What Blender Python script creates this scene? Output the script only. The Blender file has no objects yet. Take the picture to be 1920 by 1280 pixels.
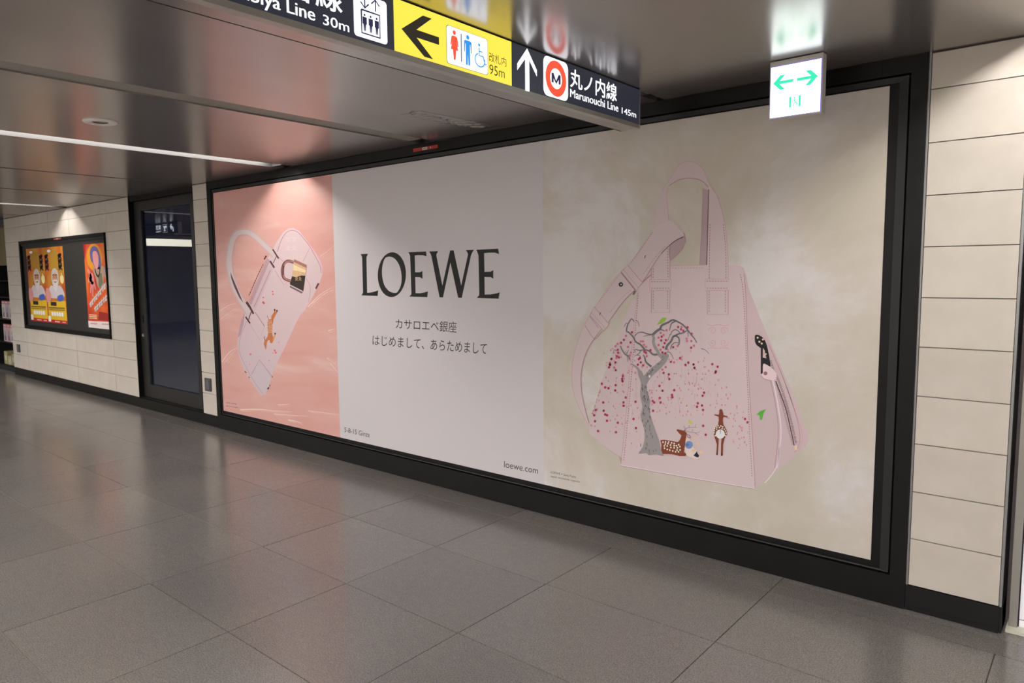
import bpy, bmesh, math, random
from mathutils import Vector, Matrix
from mathutils.geometry import tessellate_polygon
random.seed(7)
S = bpy.context.scene
COL = S.collection

# ------------------------------------------------------------------ camera
CF, CYAW, CPITCH, CROLL, CDIST, CH = 1336.10, -0.699452, 0.0958628, -0.0088828, 3.67361, 1.6
cy, sy, cp, sp = math.cos(CYAW), math.sin(CYAW), math.cos(CPITCH), math.sin(CPITCH)
FW = Vector((sy*cp, cy*cp, -sp)); R0 = Vector((cy, -sy, 0)); U0 = R0.cross(FW)
RT = math.cos(CROLL)*R0 + math.sin(CROLL)*U0
UP = -math.sin(CROLL)*R0 + math.cos(CROLL)*U0
CAM = Vector((0, -CDIST, CH))
cd = bpy.data.cameras.new('camera'); cam = bpy.data.objects.new('camera', cd); COL.objects.link(cam)
cd.sensor_width = 36; cd.sensor_fit = 'HORIZONTAL'; cd.lens = CF/1920*36; cd.clip_start = 0.05
cam.matrix_world = Matrix(((RT.x, UP.x, -FW.x, CAM.x), (RT.y, UP.y, -FW.y, CAM.y), (RT.z, UP.z, -FW.z, CAM.z), (0, 0, 0, 1)))
S.camera = cam

# ------------------------------------------------------------------ world, exposure, lamp strengths
W = bpy.data.worlds.new('world'); S.world = W; W.use_nodes = True
W.node_tree.nodes['Background'].inputs[0].default_value = (.02, .02, .02, 1)
W.node_tree.nodes['Background'].inputs[1].default_value = 1.0
S.view_settings.view_transform = 'Standard'; S.view_settings.look = 'None'
S.view_settings.exposure = 0.08; S.view_settings.gamma = 1.0; S.view_settings.use_curve_mapping = False
S.cycles.use_denoising = True
S.cycles.max_bounces = 10; S.cycles.diffuse_bounces = 5; S.cycles.sample_clamp_indirect = 6
SLOT_POWER = 64.0          # radiance of the line lamps in the ceiling slots
SLOT_COL = (1.0, .945, .905)
FILL_POWER = 13.0            # radiance of the wide fill lamps added out of view behind the camera
ROOM_X0, ROOM_X1, ROOM_Y0 = -25.0, 3.2, -9.5
LOW_X0 = -17.2              # the low ceiling ends here, a taller hall lies beyond
ZH = 3.3
ZC = 2.549                 # ceiling height

# ------------------------------------------------------------------ materials
def lin(c):
    c = c/255.0
    return c/12.92 if c <= .04045 else ((c+.055)/1.055)**2.4
def rgb(r, g, b, k=1.0):
    return tuple(min(.95, lin(v)*k) for v in (r, g, b))
MATS = {}
def new_mat(name):
    m = bpy.data.materials.new(name); m.use_nodes = True
    MATS[name] = m
    return m, m.node_tree.nodes, m.node_tree.links, m.node_tree.nodes['Principled BSDF']
def mat(name, col, rough=.6, metal=0., spec=.5, emit=None, estr=0., alpha=1.):
    if name in MATS: return MATS[name]
    m, n, l, b = new_mat(name)
    b.inputs['Base Color'].default_value = (*col, 1); b.inputs['Roughness'].default_value = rough
    b.inputs['Metallic'].default_value = metal; b.inputs['Specular IOR Level'].default_value = spec
    b.inputs['Alpha'].default_value = alpha
    if emit:
        b.inputs['Emission Color'].default_value = (*emit, 1); b.inputs['Emission Strength'].default_value = estr
    return m
def noise_mat(name, stops, scale, detail=4, rough=.5, metal=0., spec=.5, coords='Object', stretch=(1, 1, 1), distort=0., vary=0., bump=0., bump_scale=None, aniso=0.):
    """colour from a noise through a ramp; optional per-object brightness variation and bump"""
    m, n, l, b = new_mat(name)
    tc = n.new('ShaderNodeTexCoord'); mp = n.new('ShaderNodeMapping'); mp.inputs['Scale'].default_value = stretch
    l.new(tc.outputs[coords], mp.inputs[0])
    nz = n.new('ShaderNodeTexNoise'); nz.inputs['Scale'].default_value = scale; nz.inputs['Detail'].default_value = detail
    nz.inputs['Distortion'].default_value = distort
    l.new(mp.outputs[0], nz.inputs['Vector'])
    rp = n.new('ShaderNodeValToRGB'); el = rp.color_ramp.elements
    while len(el) < len(stops): el.new(.5)
    for e, (p, c) in zip(el, stops): e.position = p; e.color = (*c, 1)
    l.new(nz.outputs['Fac'], rp.inputs[0])
    out = rp.outputs[0]
    if vary:
        oi = n.new('ShaderNodeObjectInfo'); mr = n.new('ShaderNodeMapRange')
        mr.inputs['To Min'].default_value = 1-vary; mr.inputs['To Max'].default_value = 1+vary
        l.new(oi.outputs['Random'], mr.inputs[0])
        mx = n.new('ShaderNodeMix'); mx.data_type = 'RGBA'; mx.blend_type = 'MULTIPLY'; mx.inputs[0].default_value = 1
        l.new(out, mx.inputs[6]); l.new(mr.outputs[0], mx.inputs[7]); out = mx.outputs[2]
    l.new(out, b.inputs['Base Color'])
    b.inputs['Roughness'].default_value = rough; b.inputs['Metallic'].default_value = metal
    b.inputs['Specular IOR Level'].default_value = spec
    if bump:
        n2 = n.new('ShaderNodeTexNoise'); n2.inputs['Scale'].default_value = bump_scale or scale; n2.inputs['Detail'].default_value = 3
        l.new(mp.outputs[0], n2.inputs['Vector'])
        bp = n.new('ShaderNodeBump'); bp.inputs['Strength'].default_value = bump; bp.inputs['Distance'].default_value = .002
        l.new(n2.outputs['Fac'], bp.inputs['Height']); l.new(bp.outputs[0], b.inputs['Normal'])
    return m

# wall tile: warm cream stoneware, faintly clouded
TILE = noise_mat('cream_tile', [(.3, (.655, .60, .52)), (.7, (.735, .68, .60))], 5, 6, rough=.42, spec=.35, vary=.035)
GROUT = mat('tile_grout', (.20, .165, .165), .8)  # purple-brown grout between and behind the tiles
# floor granite: fine speckle on a warm grey, honed and waxed
def granite():
    m, n, l, b = new_mat('honed_granite')
    g = n.new('ShaderNodeNewGeometry')
    def nz(scale, detail=2):
        t = n.new('ShaderNodeTexNoise'); t.inputs['Scale'].default_value = scale; t.inputs['Detail'].default_value = detail
        l.new(g.outputs['Position'], t.inputs['Vector']); return t.outputs['Fac']
    def ramp(f, a, b_):
        r = n.new('ShaderNodeValToRGB'); r.color_ramp.elements[0].position, r.color_ramp.elements[0].color = a[0], (*a[1], 1)
        r.color_ramp.elements[1].position, r.color_ramp.elements[1].color = b_[0], (*b_[1], 1); l.new(f, r.inputs[0]); return r.outputs[0]
    def mul(a, c):
        x = n.new('ShaderNodeMix'); x.data_type = 'RGBA'; x.blend_type = 'MULTIPLY'; x.inputs[0].default_value = 1
        l.new(a, x.inputs[6]); l.new(c, x.inputs[7]); return x.outputs[2]
    speck = ramp(nz(170, 2), (.34, (.142, .133, .127)), (.66, (.25, .237, .227)))
    mid = ramp(nz(26, 3), (.3, (.93, .93, .95)), (.7, (1.05, 1.04, 1.0)))
    broad = ramp(nz(.9, 3), (.3, (.90, .90, .92)), (.7, (1.07, 1.05, 1.0)))
    oi = n.new('ShaderNodeObjectInfo'); tv = ramp(oi.outputs['Random'], (0, (.93, .92, .92)), (1, (1.07, 1.07, 1.06)))
    l.new(mul(mul(mul(speck, mid), broad), tv), b.inputs['Base Color'])
    rr = n.new('ShaderNodeMapRange'); rr.inputs['To Min'].default_value = .15; rr.inputs['To Max'].default_value = .24
    l.new(nz(2.2, 3), rr.inputs[0]); l.new(rr.outputs[0], b.inputs['Roughness'])
    b.inputs['Specular IOR Level'].default_value = .8
    return m
GRANITE = granite()
JOINT = mat('floor_joint', (.075, .062, .045), .7)
# ceiling panels: satin bronze-grey metal
CEIL = noise_mat('satin_ceiling_metal', [(.35, (.43, .405, .39)), (.65, (.475, .45, .435))], 1.2, 3, rough=.23, metal=.75, spec=.5, stretch=(3, .6, 1))
SLOTGREY = mat('slot_grey', (.30, .29, .25), .5)
DARK = mat('dark_void', (.008, .008, .009), .8)
BLACK = noise_mat('black_coated_steel', [(.3, (.0052, .0054, .0056)), (.7, (.0084, .0084, .0084))], 8, 3, rough=.42, spec=.22)
BLACKLITE = mat('satin_black_rail', (.021, .022, .0215), .42, spec=.3)
BLACKGLOSS = mat('gloss_black_skirting', (.005, .005, .005), .25, spec=.3)
DOORGREY = mat('dark_bronze_door', (.022, .021, .019), .38)
WHITEPAINT = mat('white_slot_paint', (.80, .77, .74), .55)
STEEL = mat('brushed_steel', (.40, .39, .35), .35, .85)
ALU = mat('anodised_rail', (.56, .55, .50), .38, .5)
SIGNGREY = mat('sign_body_grey', (.52, .48, .45), .35, .3)
TRIM = mat('grey_edge_trim', (.30, .30, .30), .4, .5)
WALLPLAIN = noise_mat('plain_far_wall', [(.3, (.66, .62, .56)), (.7, (.74, .70, .64))], 2, 3, rough=.5)

# ------------------------------------------------------------------ mesh helpers
def link(name, me, parent=None, loc=(0, 0, 0)):
    o = bpy.data.objects.new(name, me); COL.objects.link(o)
    o.location = loc
    if parent is not None: o.parent = parent
    return o
def tag(o, label=None, cat=None, group=None, kind=None):
    if label: o['label'] = label
    if cat: o['category'] = cat
    if group: o['group'] = group
    if kind: o['kind'] = kind
    return o
def empty(name, loc, label=None, cat=None, group=None, kind=None, rz=0):
    o = bpy.data.objects.new(name, None); COL.objects.link(o); o.location = loc; o.rotation_euler.z = rz
    o.empty_display_size = .1
    return tag(o, label, cat, group, kind)
def origin_of(o):
    v = Vector(o.location)
    while o.parent is not None:
        o = o.parent; v = v + Vector(o.location)
    return v
class MB:
    """collects solids in world coordinates into one mesh"""
    def __init__(s): s.v = []; s.f = []; s.m = []; s.mats = []; s.mi = 0; s.smooth = []
    def use(s, m):
        if m not in s.mats: s.mats.append(m)
        s.mi = s.mats.index(m); return s
    def add(s, vs, fs, smooth=False):
        k = len(s.v); s.v += [tuple(v) for v in vs]
        for f in fs: s.f.append([i+k for i in f]); s.m.append(s.mi); s.smooth.append(smooth)
        return s
    def box(s, x0, x1, y0, y1, z0, z1):
        v = [(x, y, z) for z in (z0, z1) for y in (y0, y1) for x in (x0, x1)]
        return s.add(v, [(0, 2, 3, 1), (4, 5, 7, 6), (0, 1, 5, 4), (2, 6, 7, 3), (0, 4, 6, 2), (1, 3, 7, 5)])
    def cbox(s, x0, x1, y0, y1, z0, z1, c):
        """box with its edges chamfered by c"""
        bm = bmesh.new(); bmesh.ops.create_cube(bm, size=1)
        for v in bm.verts: v.co = Vector(((x0+x1)/2+v.co.x*(x1-x0), (y0+y1)/2+v.co.y*(y1-y0), (z0+z1)/2+v.co.z*(z1-z0)))
        bmesh.ops.bevel(bm, geom=bm.edges[:], offset=c, segments=2, profile=.7, affect='EDGES')
        bm.verts.index_update()
        s.add([v.co for v in bm.verts], [[v.index for v in f.verts] for f in bm.faces]); bm.free(); return s
    def ring(s, c, axis, profile, n=32, smooth=True):
        """lathe: profile of (radius, height along axis) round centre c"""
        a = Vector(axis).normalized(); t = Vector((1, 0, 0)) if abs(a.x) < .9 else Vector((0, 1, 0))
        e1 = a.cross(t).normalized(); e2 = a.cross(e1); c = Vector(c); vs = []; fs = []
        for r, h in profile:
            for i in range(n):
                w = 2*math.pi*i/n; vs.append(c+a*h+(e1*math.cos(w)+e2*math.sin(w))*r)
        for j in range(len(profile)-1):
            for i in range(n): fs.append((j*n+i, j*n+(i+1) % n, (j+1)*n+(i+1) % n, (j+1)*n+i))
        return s.add(vs, fs, smooth)
    def build(s, name, m=None, parent=None, origin=None):
        if m is not None and not s.mats: s.mats = [m]
        if parent is not None: o0 = origin_of(parent)
        else:
            xs, ys, zs = zip(*s.v)
            o0 = Vector(origin) if origin else Vector(((min(xs)+max(xs))/2, (min(ys)+max(ys))/2, min(zs)))
        me = bpy.data.meshes.new(name)
        me.from_pydata([tuple(Vector(v)-o0) for v in s.v], [], s.f)
        for mm in s.mats: me.materials.append(mm)
        for p, i, sm in zip(me.polygons, s.m, s.smooth): p.material_index = i; p.use_smooth = sm
        me.update()
        return link(name, me, parent, (0, 0, 0) if parent is not None else o0)
BOXES = {}
def piece(name, parent, x0, x1, y0, y1, z0, z1, m, chamfer=.0):
    """a cheap box piece that shares its mesh with alike pieces"""
    key = (round(x1-x0, 3), round(y1-y0, 3), round(z1-z0, 3), m.name)
    me = BOXES.get(key)
    if me is None:
        b = MB(); dx, dy, dz = (x1-x0)/2, (y1-y0)/2, (z1-z0)/2
        b.box(-dx, dx, -dy, dy, -dz, dz)
        me = bpy.data.meshes.new(name); me.from_pydata(b.v, [], b.f); me.materials.append(m); me.update(); BOXES[key] = me
    c = Vector(((x0+x1)/2, (y0+y1)/2, (z0+z1)/2))
    return link(name, me, parent, c-origin_of(parent))

# ------------------------------------------------------------------ flat print helpers
def at_wall(x, y, Y):
    """photo pixel -> point on the plane y = Y"""
    d = FW + RT*((x-960)/CF) - UP*((y-640)/CF)
    return CAM + d*((Y-CAM.y)/d.y)
def spline(pts, k=6, closed=False):
    """Catmull-Rom through 2-D (or wider) tuples"""
    P = [tuple(p) for p in pts]; n = len(P); out = []
    if n < 3: return P
    rng = range(n if closed else n-1)
    for i in rng:
        g = (lambda j: P[j % n]) if closed else (lambda j: P[max(0, min(n-1, j))])
        p0, p1, p2, p3 = g(i-1), g(i), g(i+1), g(i+2)
        for s in range(k):
            t = s/k
            out.append(tuple(.5*((2*b)+(-a+c)*t+(2*a-5*b+4*c-d)*t*t+(-a+3*b-3*c+d)*t**3) for a, b, c, d in zip(p0, p1, p2, p3)))
    if not closed: out.append(P[-1])
    return out
TXT = {}
def text_shape(s, bold=0., align='LEFT'):
    key = (s, bold)
    if key in TXT: return TXT[key]
    cu = bpy.data.curves.new('txt', 'FONT'); cu.body = s; cu.size = 1; cu.offset = bold; cu.resolution_u = 3
    o = bpy.data.objects.new('txt', cu); COL.objects.link(o)
    dg = bpy.context.evaluated_depsgraph_get(); dg.update()
    me = o.evaluated_get(dg).to_mesh()
    vs = [(v.co.x, v.co.y) for v in me.vertices]; fs = [list(p.vertices) for p in me.polygons]
    o.evaluated_get(dg).to_mesh_clear()
    bpy.data.objects.remove(o); bpy.data.curves.remove(cu)
    x0, x1 = min(v[0] for v in vs), max(v[0] for v in vs); y0, y1 = min(v[1] for v in vs), max(v[1] for v in vs)
    vs = [((x-x0)/(x1-x0), (y-y0)/(y1-y0)) for x, y in vs]
    TXT[key] = (vs, fs); return vs, fs
class Art(MB):
    """flat ink: shapes in 2-D, mapped to the sheet by fn(x, y, layer)"""
    def __init__(s, fn, tr=None): super().__init__(); s.fn = fn; s.tr = tr or (lambda x, y: (x, y))
    def at(s, ox, oy, k): s.tr = lambda x, y: (ox+x*k, oy+y*k); return s
    def _p(s, p, L): return s.fn(*s.tr(p[0], p[1]), L)
    def poly(s, pts, m, L=1, smooth=0, holes=()):
        if smooth: pts = spline(pts, smooth, True)
        loops = [[Vector((p[0], p[1], 0)) for p in pts]]+[[Vector((p[0], p[1], 0)) for p in h] for h in holes]
        flat = [p for lp in loops for p in lp]
        s.use(m); s.add([s._p(p, L) for p in flat], [list(t) for t in tessellate_polygon(loops)]); return s
    def line(s, pts, w, m, L=2, smooth=4, w1=None, closed=False):
        if smooth and len(pts) > 2: pts = spline(pts, smooth, closed)
        if closed: pts = list(pts)+[pts[0]]
        n = len(pts); w1 = w if w1 is None else w1; vs = []
        for i, p in enumerate(pts):
            a, b = pts[max(0, i-1)], pts[min(n-1, i+1)]
            dx, dy = b[0]-a[0], b[1]-a[1]; q = math.hypot(dx, dy) or 1
            h = (w+(w1-w)*i/max(1, n-1))/2
            vs += [s._p((p[0]-dy/q*h, p[1]+dx/q*h), L), s._p((p[0]+dy/q*h, p[1]-dx/q*h), L)]
        s.use(m); s.add(vs, [(2*i, 2*i+1, 2*i+3, 2*i+2) for i in range(n-1)]); return s
    def dash(s, pts, w, on, off, m, L=3, smooth=6):
        if smooth and len(pts) > 2: pts = spline(pts, smooth)
        d = [0]
        for a, b in zip(pts, pts[1:]): d.append(d[-1]+math.hypot(b[0]-a[0], b[1]-a[1]))
        def pos(t):
            for i in range(len(pts)-1):
                if d[i+1] >= t:
                    u = (t-d[i])/max(1e-9, d[i+1]-d[i]); return tuple(a+(b-a)*u for a, b in zip(pts[i], pts[i+1]))
            return pts[-1]
        t = 0
        while t+on < d[-1]:
            s.line([pos(t), pos(t+on)], w, m, L, 0); t += on+off
        return s
    def dot(s, x, y, r, m, L=3, ry=None, n=10, rot=0.):
        ry = ry or r; c, q = math.cos(rot), math.sin(rot)
        return s.poly([(x+r*math.cos(2*math.pi*i/n)*c-ry*math.sin(2*math.pi*i/n)*q, y+r*math.cos(2*math.pi*i/n)*q+ry*math.sin(2*math.pi*i/n)*c) for i in range(n)], m, L)
    def text(s, st, quad, m, L=2, bold=0.):
        """stretch the string's own bounds over a quad TL, TR, BR, BL"""
        vs, fs = text_shape(st, bold); TL, TR, BR, BL = quad
        def q(u, v):
            a = tuple(p+(r-p)*u for p, r in zip(BL, BR)); b = tuple(p+(r-p)*u for p, r in zip(TL, TR))
            return tuple(p+(r-p)*v for p, r in zip(a, b))
        s.use(m); s.add([s._p(q(u, v), L) for u, v in vs], fs); return s
    def rtext(s, st, x0, x1, y0, y1, m, L=2, bold=0.):
        return s.text(st, [(x0, y1), (x1, y1), (x1, y0), (x0, y0)], m, L, bold)
    def btext(s, st, x0, x1, y0, y1, m, L=2, w=.0012):
        for dx in (-w, 0, w): s.rtext(st, x0+dx, x1+dx, y0, y1, m, L)
        return s
    def rrect(s, x0, x1, y0, y1, r, m, L=1, n=6):
        P = []
        for cx, cy_, a in ((x1-r, y1-r, 0), (x0+r, y1-r, 90), (x0+r, y0+r, 180), (x1-r, y0+r, 270)):
            for i in range(n+1):
                w = math.radians(a+90*i/n); P.append((cx+r*math.cos(w), cy_+r*math.sin(w)))
        return s.poly(P, m, L)

# ================================================================== SETTING
# ---- floor
fl = MB(); fl.box(ROOM_X0, ROOM_X1, ROOM_Y0, .35, -.12, -.004)
floor = fl.build('floor', JOINT); tag(floor, kind='structure')
XJ = [-0.292, -1.235, -2.156, -2.97, -3.77, -4.70, -5.67, -6.58, -7.43, -8.29]
while XJ[-1] > -16.5: XJ.append(XJ[-1]-.88)
XJ = [2.4, 1.5, .6] + XJ
YJ = [-.215, -.857, -1.505, -2.152, -2.805, -3.455, -4.10]
g = .0022
for j in range(len(YJ)-1):
    for i in range(len(XJ)-1):
        t = piece('floor_tile', floor, XJ[i+1]+g, XJ[i]-g, YJ[j+1]+g, YJ[j]-g, -.02, random.uniform(-.0006, .0), GRANITE)
fx = list(XJ)
for i in range(0, len(fx)-1, 2):     # border stones along the wall in longer lengths
    a, b = fx[min(i+2, len(fx)-1)], fx[i]
    piece('border_stone', floor, a+g, b-g, YJ[0]+g, -.062, -.02, random.uniform(-.001, 0), GRANITE)
    piece('border_stone', floor, a+g, b-g, -.059, .30, -.02, -.0015, GRANITE)
TAN = mat('tan_joint', (.23, .195, .14), .6)
for y_, a, b in ((-2.152, XJ[-1], XJ[7]), (-2.805, XJ[-1], XJ[4]), (-1.505, XJ[9], XJ[7]), (YJ[0], XJ[12], XJ[4])):
    piece('joint_filling', floor, a, b, y_-g, y_+g*.5, -.02, -.0012, TAN)
far = MB(); far.box(XJ[-1], XJ[0], ROOM_Y0, YJ[-1]-g, -.02, -.0005); far.box(ROOM_X0, XJ[-1]-g, ROOM_Y0, .3, -.02, -.0005); far.box(XJ[0]+g, ROOM_X1, ROOM_Y0, .3, -.02, -.0005)
far.build('far_paving', GRANITE, floor)

# ---- ceiling: long metal panels with slots between them
cl = MB(); cl.box(LOW_X0, ROOM_X1, ROOM_Y0, .35, ZC+.09, ZC+.2)
ceiling = cl.build('ceiling', DARK); tag(ceiling, kind='structure')
LIT = [-.18, -5.655, -11.02, -16.39]
LW = .19
gaps = [(x-LW/2, x+LW/2, 'lit') for x in LIT] + [(-3.965, -3.79, 'air')] + \
       [(x-.028, x+.028, 'gap') for x in (-1.985, -7.44, -9.15, -12.9, -14.7, 1.6)]
gaps.sort(reverse=True)
xe = ROOM_X1; panels = []
for a, b, k in gaps:
    panels.append((b, xe)); xe = a
panels.append((LOW_X0, xe))
for a, b in panels:
    piece('ceiling_panel', ceiling, a, b, ROOM_Y0, .012, ZC, ZC+.04, CEIL)
for a, b, k in gaps:
    if k == 'gap':
        piece('shadow_gap', ceiling, a, b, ROOM_Y0, -.10, ZC+.022, ZC+.03, SLOTGREY)
    elif k == 'air':
        piece('air_slot_baffle', ceiling, a, b, ROOM_Y0, -.10, ZC+.009, ZC+.03, SLOTGREY)
    else:
        piece('slot_end_stop', ceiling, a, b, -.13, .012, ZC+.03, ZC+.05, DARK)
m = MB(); m.box(ROOM_X0, LOW_X0, ROOM_Y0, .35, ZH, ZH+.1); m.box(LOW_X0-.03, LOW_X0, ROOM_Y0, .35, ZC, ZH); m.build('high_ceiling', mat('pale_high_ceiling', (.42, .41, .40), .6), ceiling)
# crumpled film left on one panel
cr = MB(); nx, ny = 16, 40
for j in range(ny+1):
    for i in range(nx+1):
        u, v = i/nx, j/ny
        e = min(u, 1-u, v, 1-v)
        d = 0 if e < .01 else (abs(math.sin(9*u+14*v))*abs(math.sin(23*v-5*u))*.007*math.sin(math.pi*u) + (.008 if abs(u-.5-.25*math.sin(7*v)) < .06 else 0)*random.random())
        cr.v.append((-3.33+.17*u+.05*v, -.74+.66*v, ZC-.0006-d))
for j in range(ny):
    for i in range(nx):
        k = j*(nx+1)+i; cr.f.append((k, k+1, k+nx+2, k+nx+1)); cr.m.append(0); cr.smooth.append(True)
cr.build('crumpled_film', CEIL, ceiling)

# ---- line lamps in the slots
CHANNEL = mat('satin_channel', (.021, .0195, .018), .5)
LAMP = mat('line_lamp', (.9, .9, .9), .5, emit=SLOT_COL, estr=SLOT_POWER)
for i, x in enumerate(LIT):
    names = {0: 'white light slot in the ceiling above the tiled pier beside the big posters', 3: 'white light slot in the ceiling past the shop rack', 1: 'long white light slot in the ceiling reaching the pink end of the big poster', 2: 'far white light slot in the ceiling above the notice board with the yellow posters'}
    lab = names.get(i, 'white light slot in the ceiling outside the picture')
    t = empty('slot_light', (x, -.13, ZC), lab, 'light', 'line lamps in the ceiling')
    m = MB(); y0, y1 = ROOM_Y0+.05, -.13
    h = .07
    m.box(x-LW/2-.006, x-LW/2+.002, y0, y1, ZC+.001, ZC+h); m.box(x+LW/2-.002, x+LW/2+.006, y0, y1, ZC+.001, ZC+h)
    m.box(x-LW/2, x+LW/2, y0, y1, ZC+h, ZC+h+.008); m.box(x-LW/2, x+LW/2, y1, y1+.006, ZC+.001, ZC+h)
    ch = m.build('channel', CHANNEL, t)
    m = MB(); m.box(x-.024, x+.024, y0+.02, y1-.02, ZC+h-.012, ZC+h-.001); m.build('lamp', LAMP, t)

FILL = mat('fill_lamp', (.9, .9, .9), .5, emit=(1.0, .965, .97), estr=FILL_POWER)
for i, y in enumerate((-5.6, -8.7)):  # unseen fill lamps, added to brighten the poster wall and floor
    t = empty('fill_light', (-7.2, y, ZC-.03), ('added broad fill light behind the camera, the one nearer the posters', 'added broad fill light behind the camera, the one farther from the posters')[i], 'light', 'added fill lights behind the camera')
    m = MB(); m.box(-16.5, 2.2, y-.29, y+.29, ZC-.03, ZC-.0015); m.build('light_body', WHITEPAINT, t)
    m = MB(); m.box(-16.45, 2.15, y-.25, y+.25, ZC-.034, ZC-.0295); m.build('diffuser', FILL, t)
fa = empty('lit_fascia', (ROOM_X0+.06, -7.7, 2.62), 'pale lit fascia board across the hall, mirrored in the door glass', 'fascia')
m = MB(); m.box(ROOM_X0+.02, ROOM_X0+.10, -9.4, -6.55, 2.60, 2.88); m.build('fascia_box', STEEL, fa)
m = MB(); m.box(ROOM_X0+.10, ROOM_X0+.106, -9.38, -6.57, 2.62, 2.86); m.build('fascia_face', mat('fascia_glow', (.8, .8, .7), .5, emit=(1.0, .96, .80), estr=5.0), fa)
# ---- walls round the corridor
for nm, b in (('wall_front', (ROOM_X0, ROOM_X1, ROOM_Y0-.2, ROOM_Y0, -.1, ZH+.1)), ('wall_left', (ROOM_X0-.2, ROOM_X0, ROOM_Y0, .7, -.1, ZH+.1)), ('wall_right', (ROOM_X1, ROOM_X1+.2, ROOM_Y0, .3, -.1, ZC+.2))):
    m = MB(); m.box(*b); tag(m.build(nm, WALLPLAIN), kind='structure')
DX0, DX1 = -9.085, -7.468          # doorway
FX0, FX1 = -7.147, -.672           # poster frame
RX1 = -.295                        # right end of the tiled pier
LX0 = -13.885                      # left end of the tiled wall
def wall_part(name, *boxes):
    m = MB()
    for q in boxes: m.box(*q)
    return tag(m.build(name, GROUT), kind='structure')
wall = wall_part('wall_back', (LX0, DX0, .018, .30, 0, ZC+.05))
pier = wall_part('wall_pier', (DX1, FX0, .018, .30, 0, ZC+.05))
pier2 = wall_part('wall_pier', (FX1, RX1, .018, .30, 0, ZC+.05))
wall_part('wall_recess', (FX0+.002, FX1-.002, .052, .30, 0, ZC+.05))
wall_part('wall_niche', (RX1+.004, ROOM_X1, .16, .30, 0, ZC+.05))
wall_part('wall_alcove', (LOW_X0, LX0-.03, .55, .70, 0, ZC+.05), (ROOM_X0, LOW_X0, .30, .70, 0, ZH))
ZR = [.12, .345, .5705, .797, 1.021, 1.247, 1.472, 1.70, 1.928, 2.158, 2.389, ZC-.004]
def tiles(xs, wl, skip=None):
    for a, b in zip(xs, xs[1:]):
        for k in range(len(ZR)-1):
            if skip and skip(a, b, k): continue
            piece('wall_tile', wl, a+.0022, b-.0022, random.uniform(-.0006, .0006), .0185, ZR[k]+.0022, ZR[k+1]-.0022, TILE)
tiles([LX0, -13.165, -11.863, -11.045, -9.765, DX0-.002], wall, lambda a, b, k: 3 <= k < 9 and -13.2 < a < -9.9)
NB0, NB1, NZ0, NZ1 = -13.165, -9.81, .797, 2.158
for k in range(3, 9):               # closing strip beside the board
    piece('wall_tile', wall, NB1+.0025, -9.7675, 0, .019, ZR[k]+.0025, ZR[k+1]-.0025, TILE)
tiles([DX1+.002, FX0-.002], pier); tiles([FX1+.010, RX1-.010], pier2)
m = MB(); m.box(FX1+.001, FX1+.0095, -.002, .02, .12, ZC); m.box(RX1-.0095, RX1, -.002, .16, .12, ZC); m.build('edge_trim', TRIM, pier2)
m = MB(); m.box(RX1, RX1+.003, .03, .16, .0, ZC); m.build('dark_return', BLACK, pier2)
m = MB(); m.box(LX0-.02, LX0, 0, .55, 0, ZC); m.build('wall_return', TILE, wall)
m = MB(); m.box(LX0, FX0, -.006, .018, 0, .115); m.box(LX0, DX0, -.006, .018, .115, .119); m.box(DX1, FX0, -.006, .018, .115, .119)
tag(m.build('baseboard_left', BLACKGLOSS), kind='structure')
m = MB(); m.box(FX1+.001, RX1-.008, -.006, .018, 0, .119); m.box(RX1-.008, RX1+.003, .004, .16, 0, .12)
tag(m.build('baseboard_right', BLACKGLOSS), kind='structure')

# ---- glazed door with its frame
door = empty('door_1', ((DX0+DX1)/2, .06, 0), kind='structure')
DY = .055
m = MB(); m.box(DX0, DX0+.012, .0, DY+.06, .12, ZC); m.box(DX1-.012, DX1, .0, DY+.06, .12, ZC); m.box(DX0, DX1, .01, DY+.06, ZC-.062, ZC)
m.box(DX0, DX1, .012, DY, .116, .128); m.build('door_frame', BLACK, door)
GX0, GX1, GZ0, GZ1 = -8.885, -7.655, .292, 2.372
m = MB(); m.box(DX0+.014, GX0, DY, DY+.045, .13, ZC-.066); m.box(GX1, DX1-.014, DY, DY+.045, .13, ZC-.066)
m.box(GX0, GX1, DY, DY+.045, GZ1, ZC-.066); m.box(GX0, GX1, DY, DY+.045, .13, GZ0); leaf = m.build('door_leaf', DOORGREY, door)
m = MB(); m.box(GX0-.0, GX0+.016, DY+.004, DY+.04, GZ0, GZ1); m.build('glazing_bead', DARK, leaf)
def glass():
    m, n, l, b = new_mat('dark_door_glass')
    b.inputs['Base Color'].default_value = (.014, .022, .058, 1); b.inputs['Roughness'].default_value = .015
    b.inputs['IOR'].default_value = 1.9; b.inputs['Alpha'].default_value = .72
    return m
m = MB(); m.box(GX0, GX1, DY+.022, DY+.03, GZ0, GZ1); m.build('door_pane', glass(), leaf)
m = MB(); m.ring((DX0+.105, DY, .885), (0, -1, 0), [(0, .022), (.018, .022), (.022, .016), (.024, 0)], 20); m.build('lock_cylinder', STEEL, leaf)
m = MB(); m.cbox(DX0+.085, DX0+.115, DY-.012, DY, 1.04, 1.13, .004); m.build('pull_plate', BLACKLITE, leaf)
NAVY = mat('navy_room', (.014, .018, .034), .8)
m = MB()                              # shallow dark lobby behind the glass
m.box(DX0, DX1, 1.5, 1.55, 0, ZC); m.box(DX0-.05, DX0, .12, 1.55, 0, ZC); m.box(DX1, DX1+.05, .30, 1.55, 0, ZC); m.box(DX0, DX1, .12, 1.55, ZC-.06, ZC-.02)
m.box(DX0, DX1, .12, .30, ZC-.0, ZC+.05); m.build('lobby_lining', NAVY, door)
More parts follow.
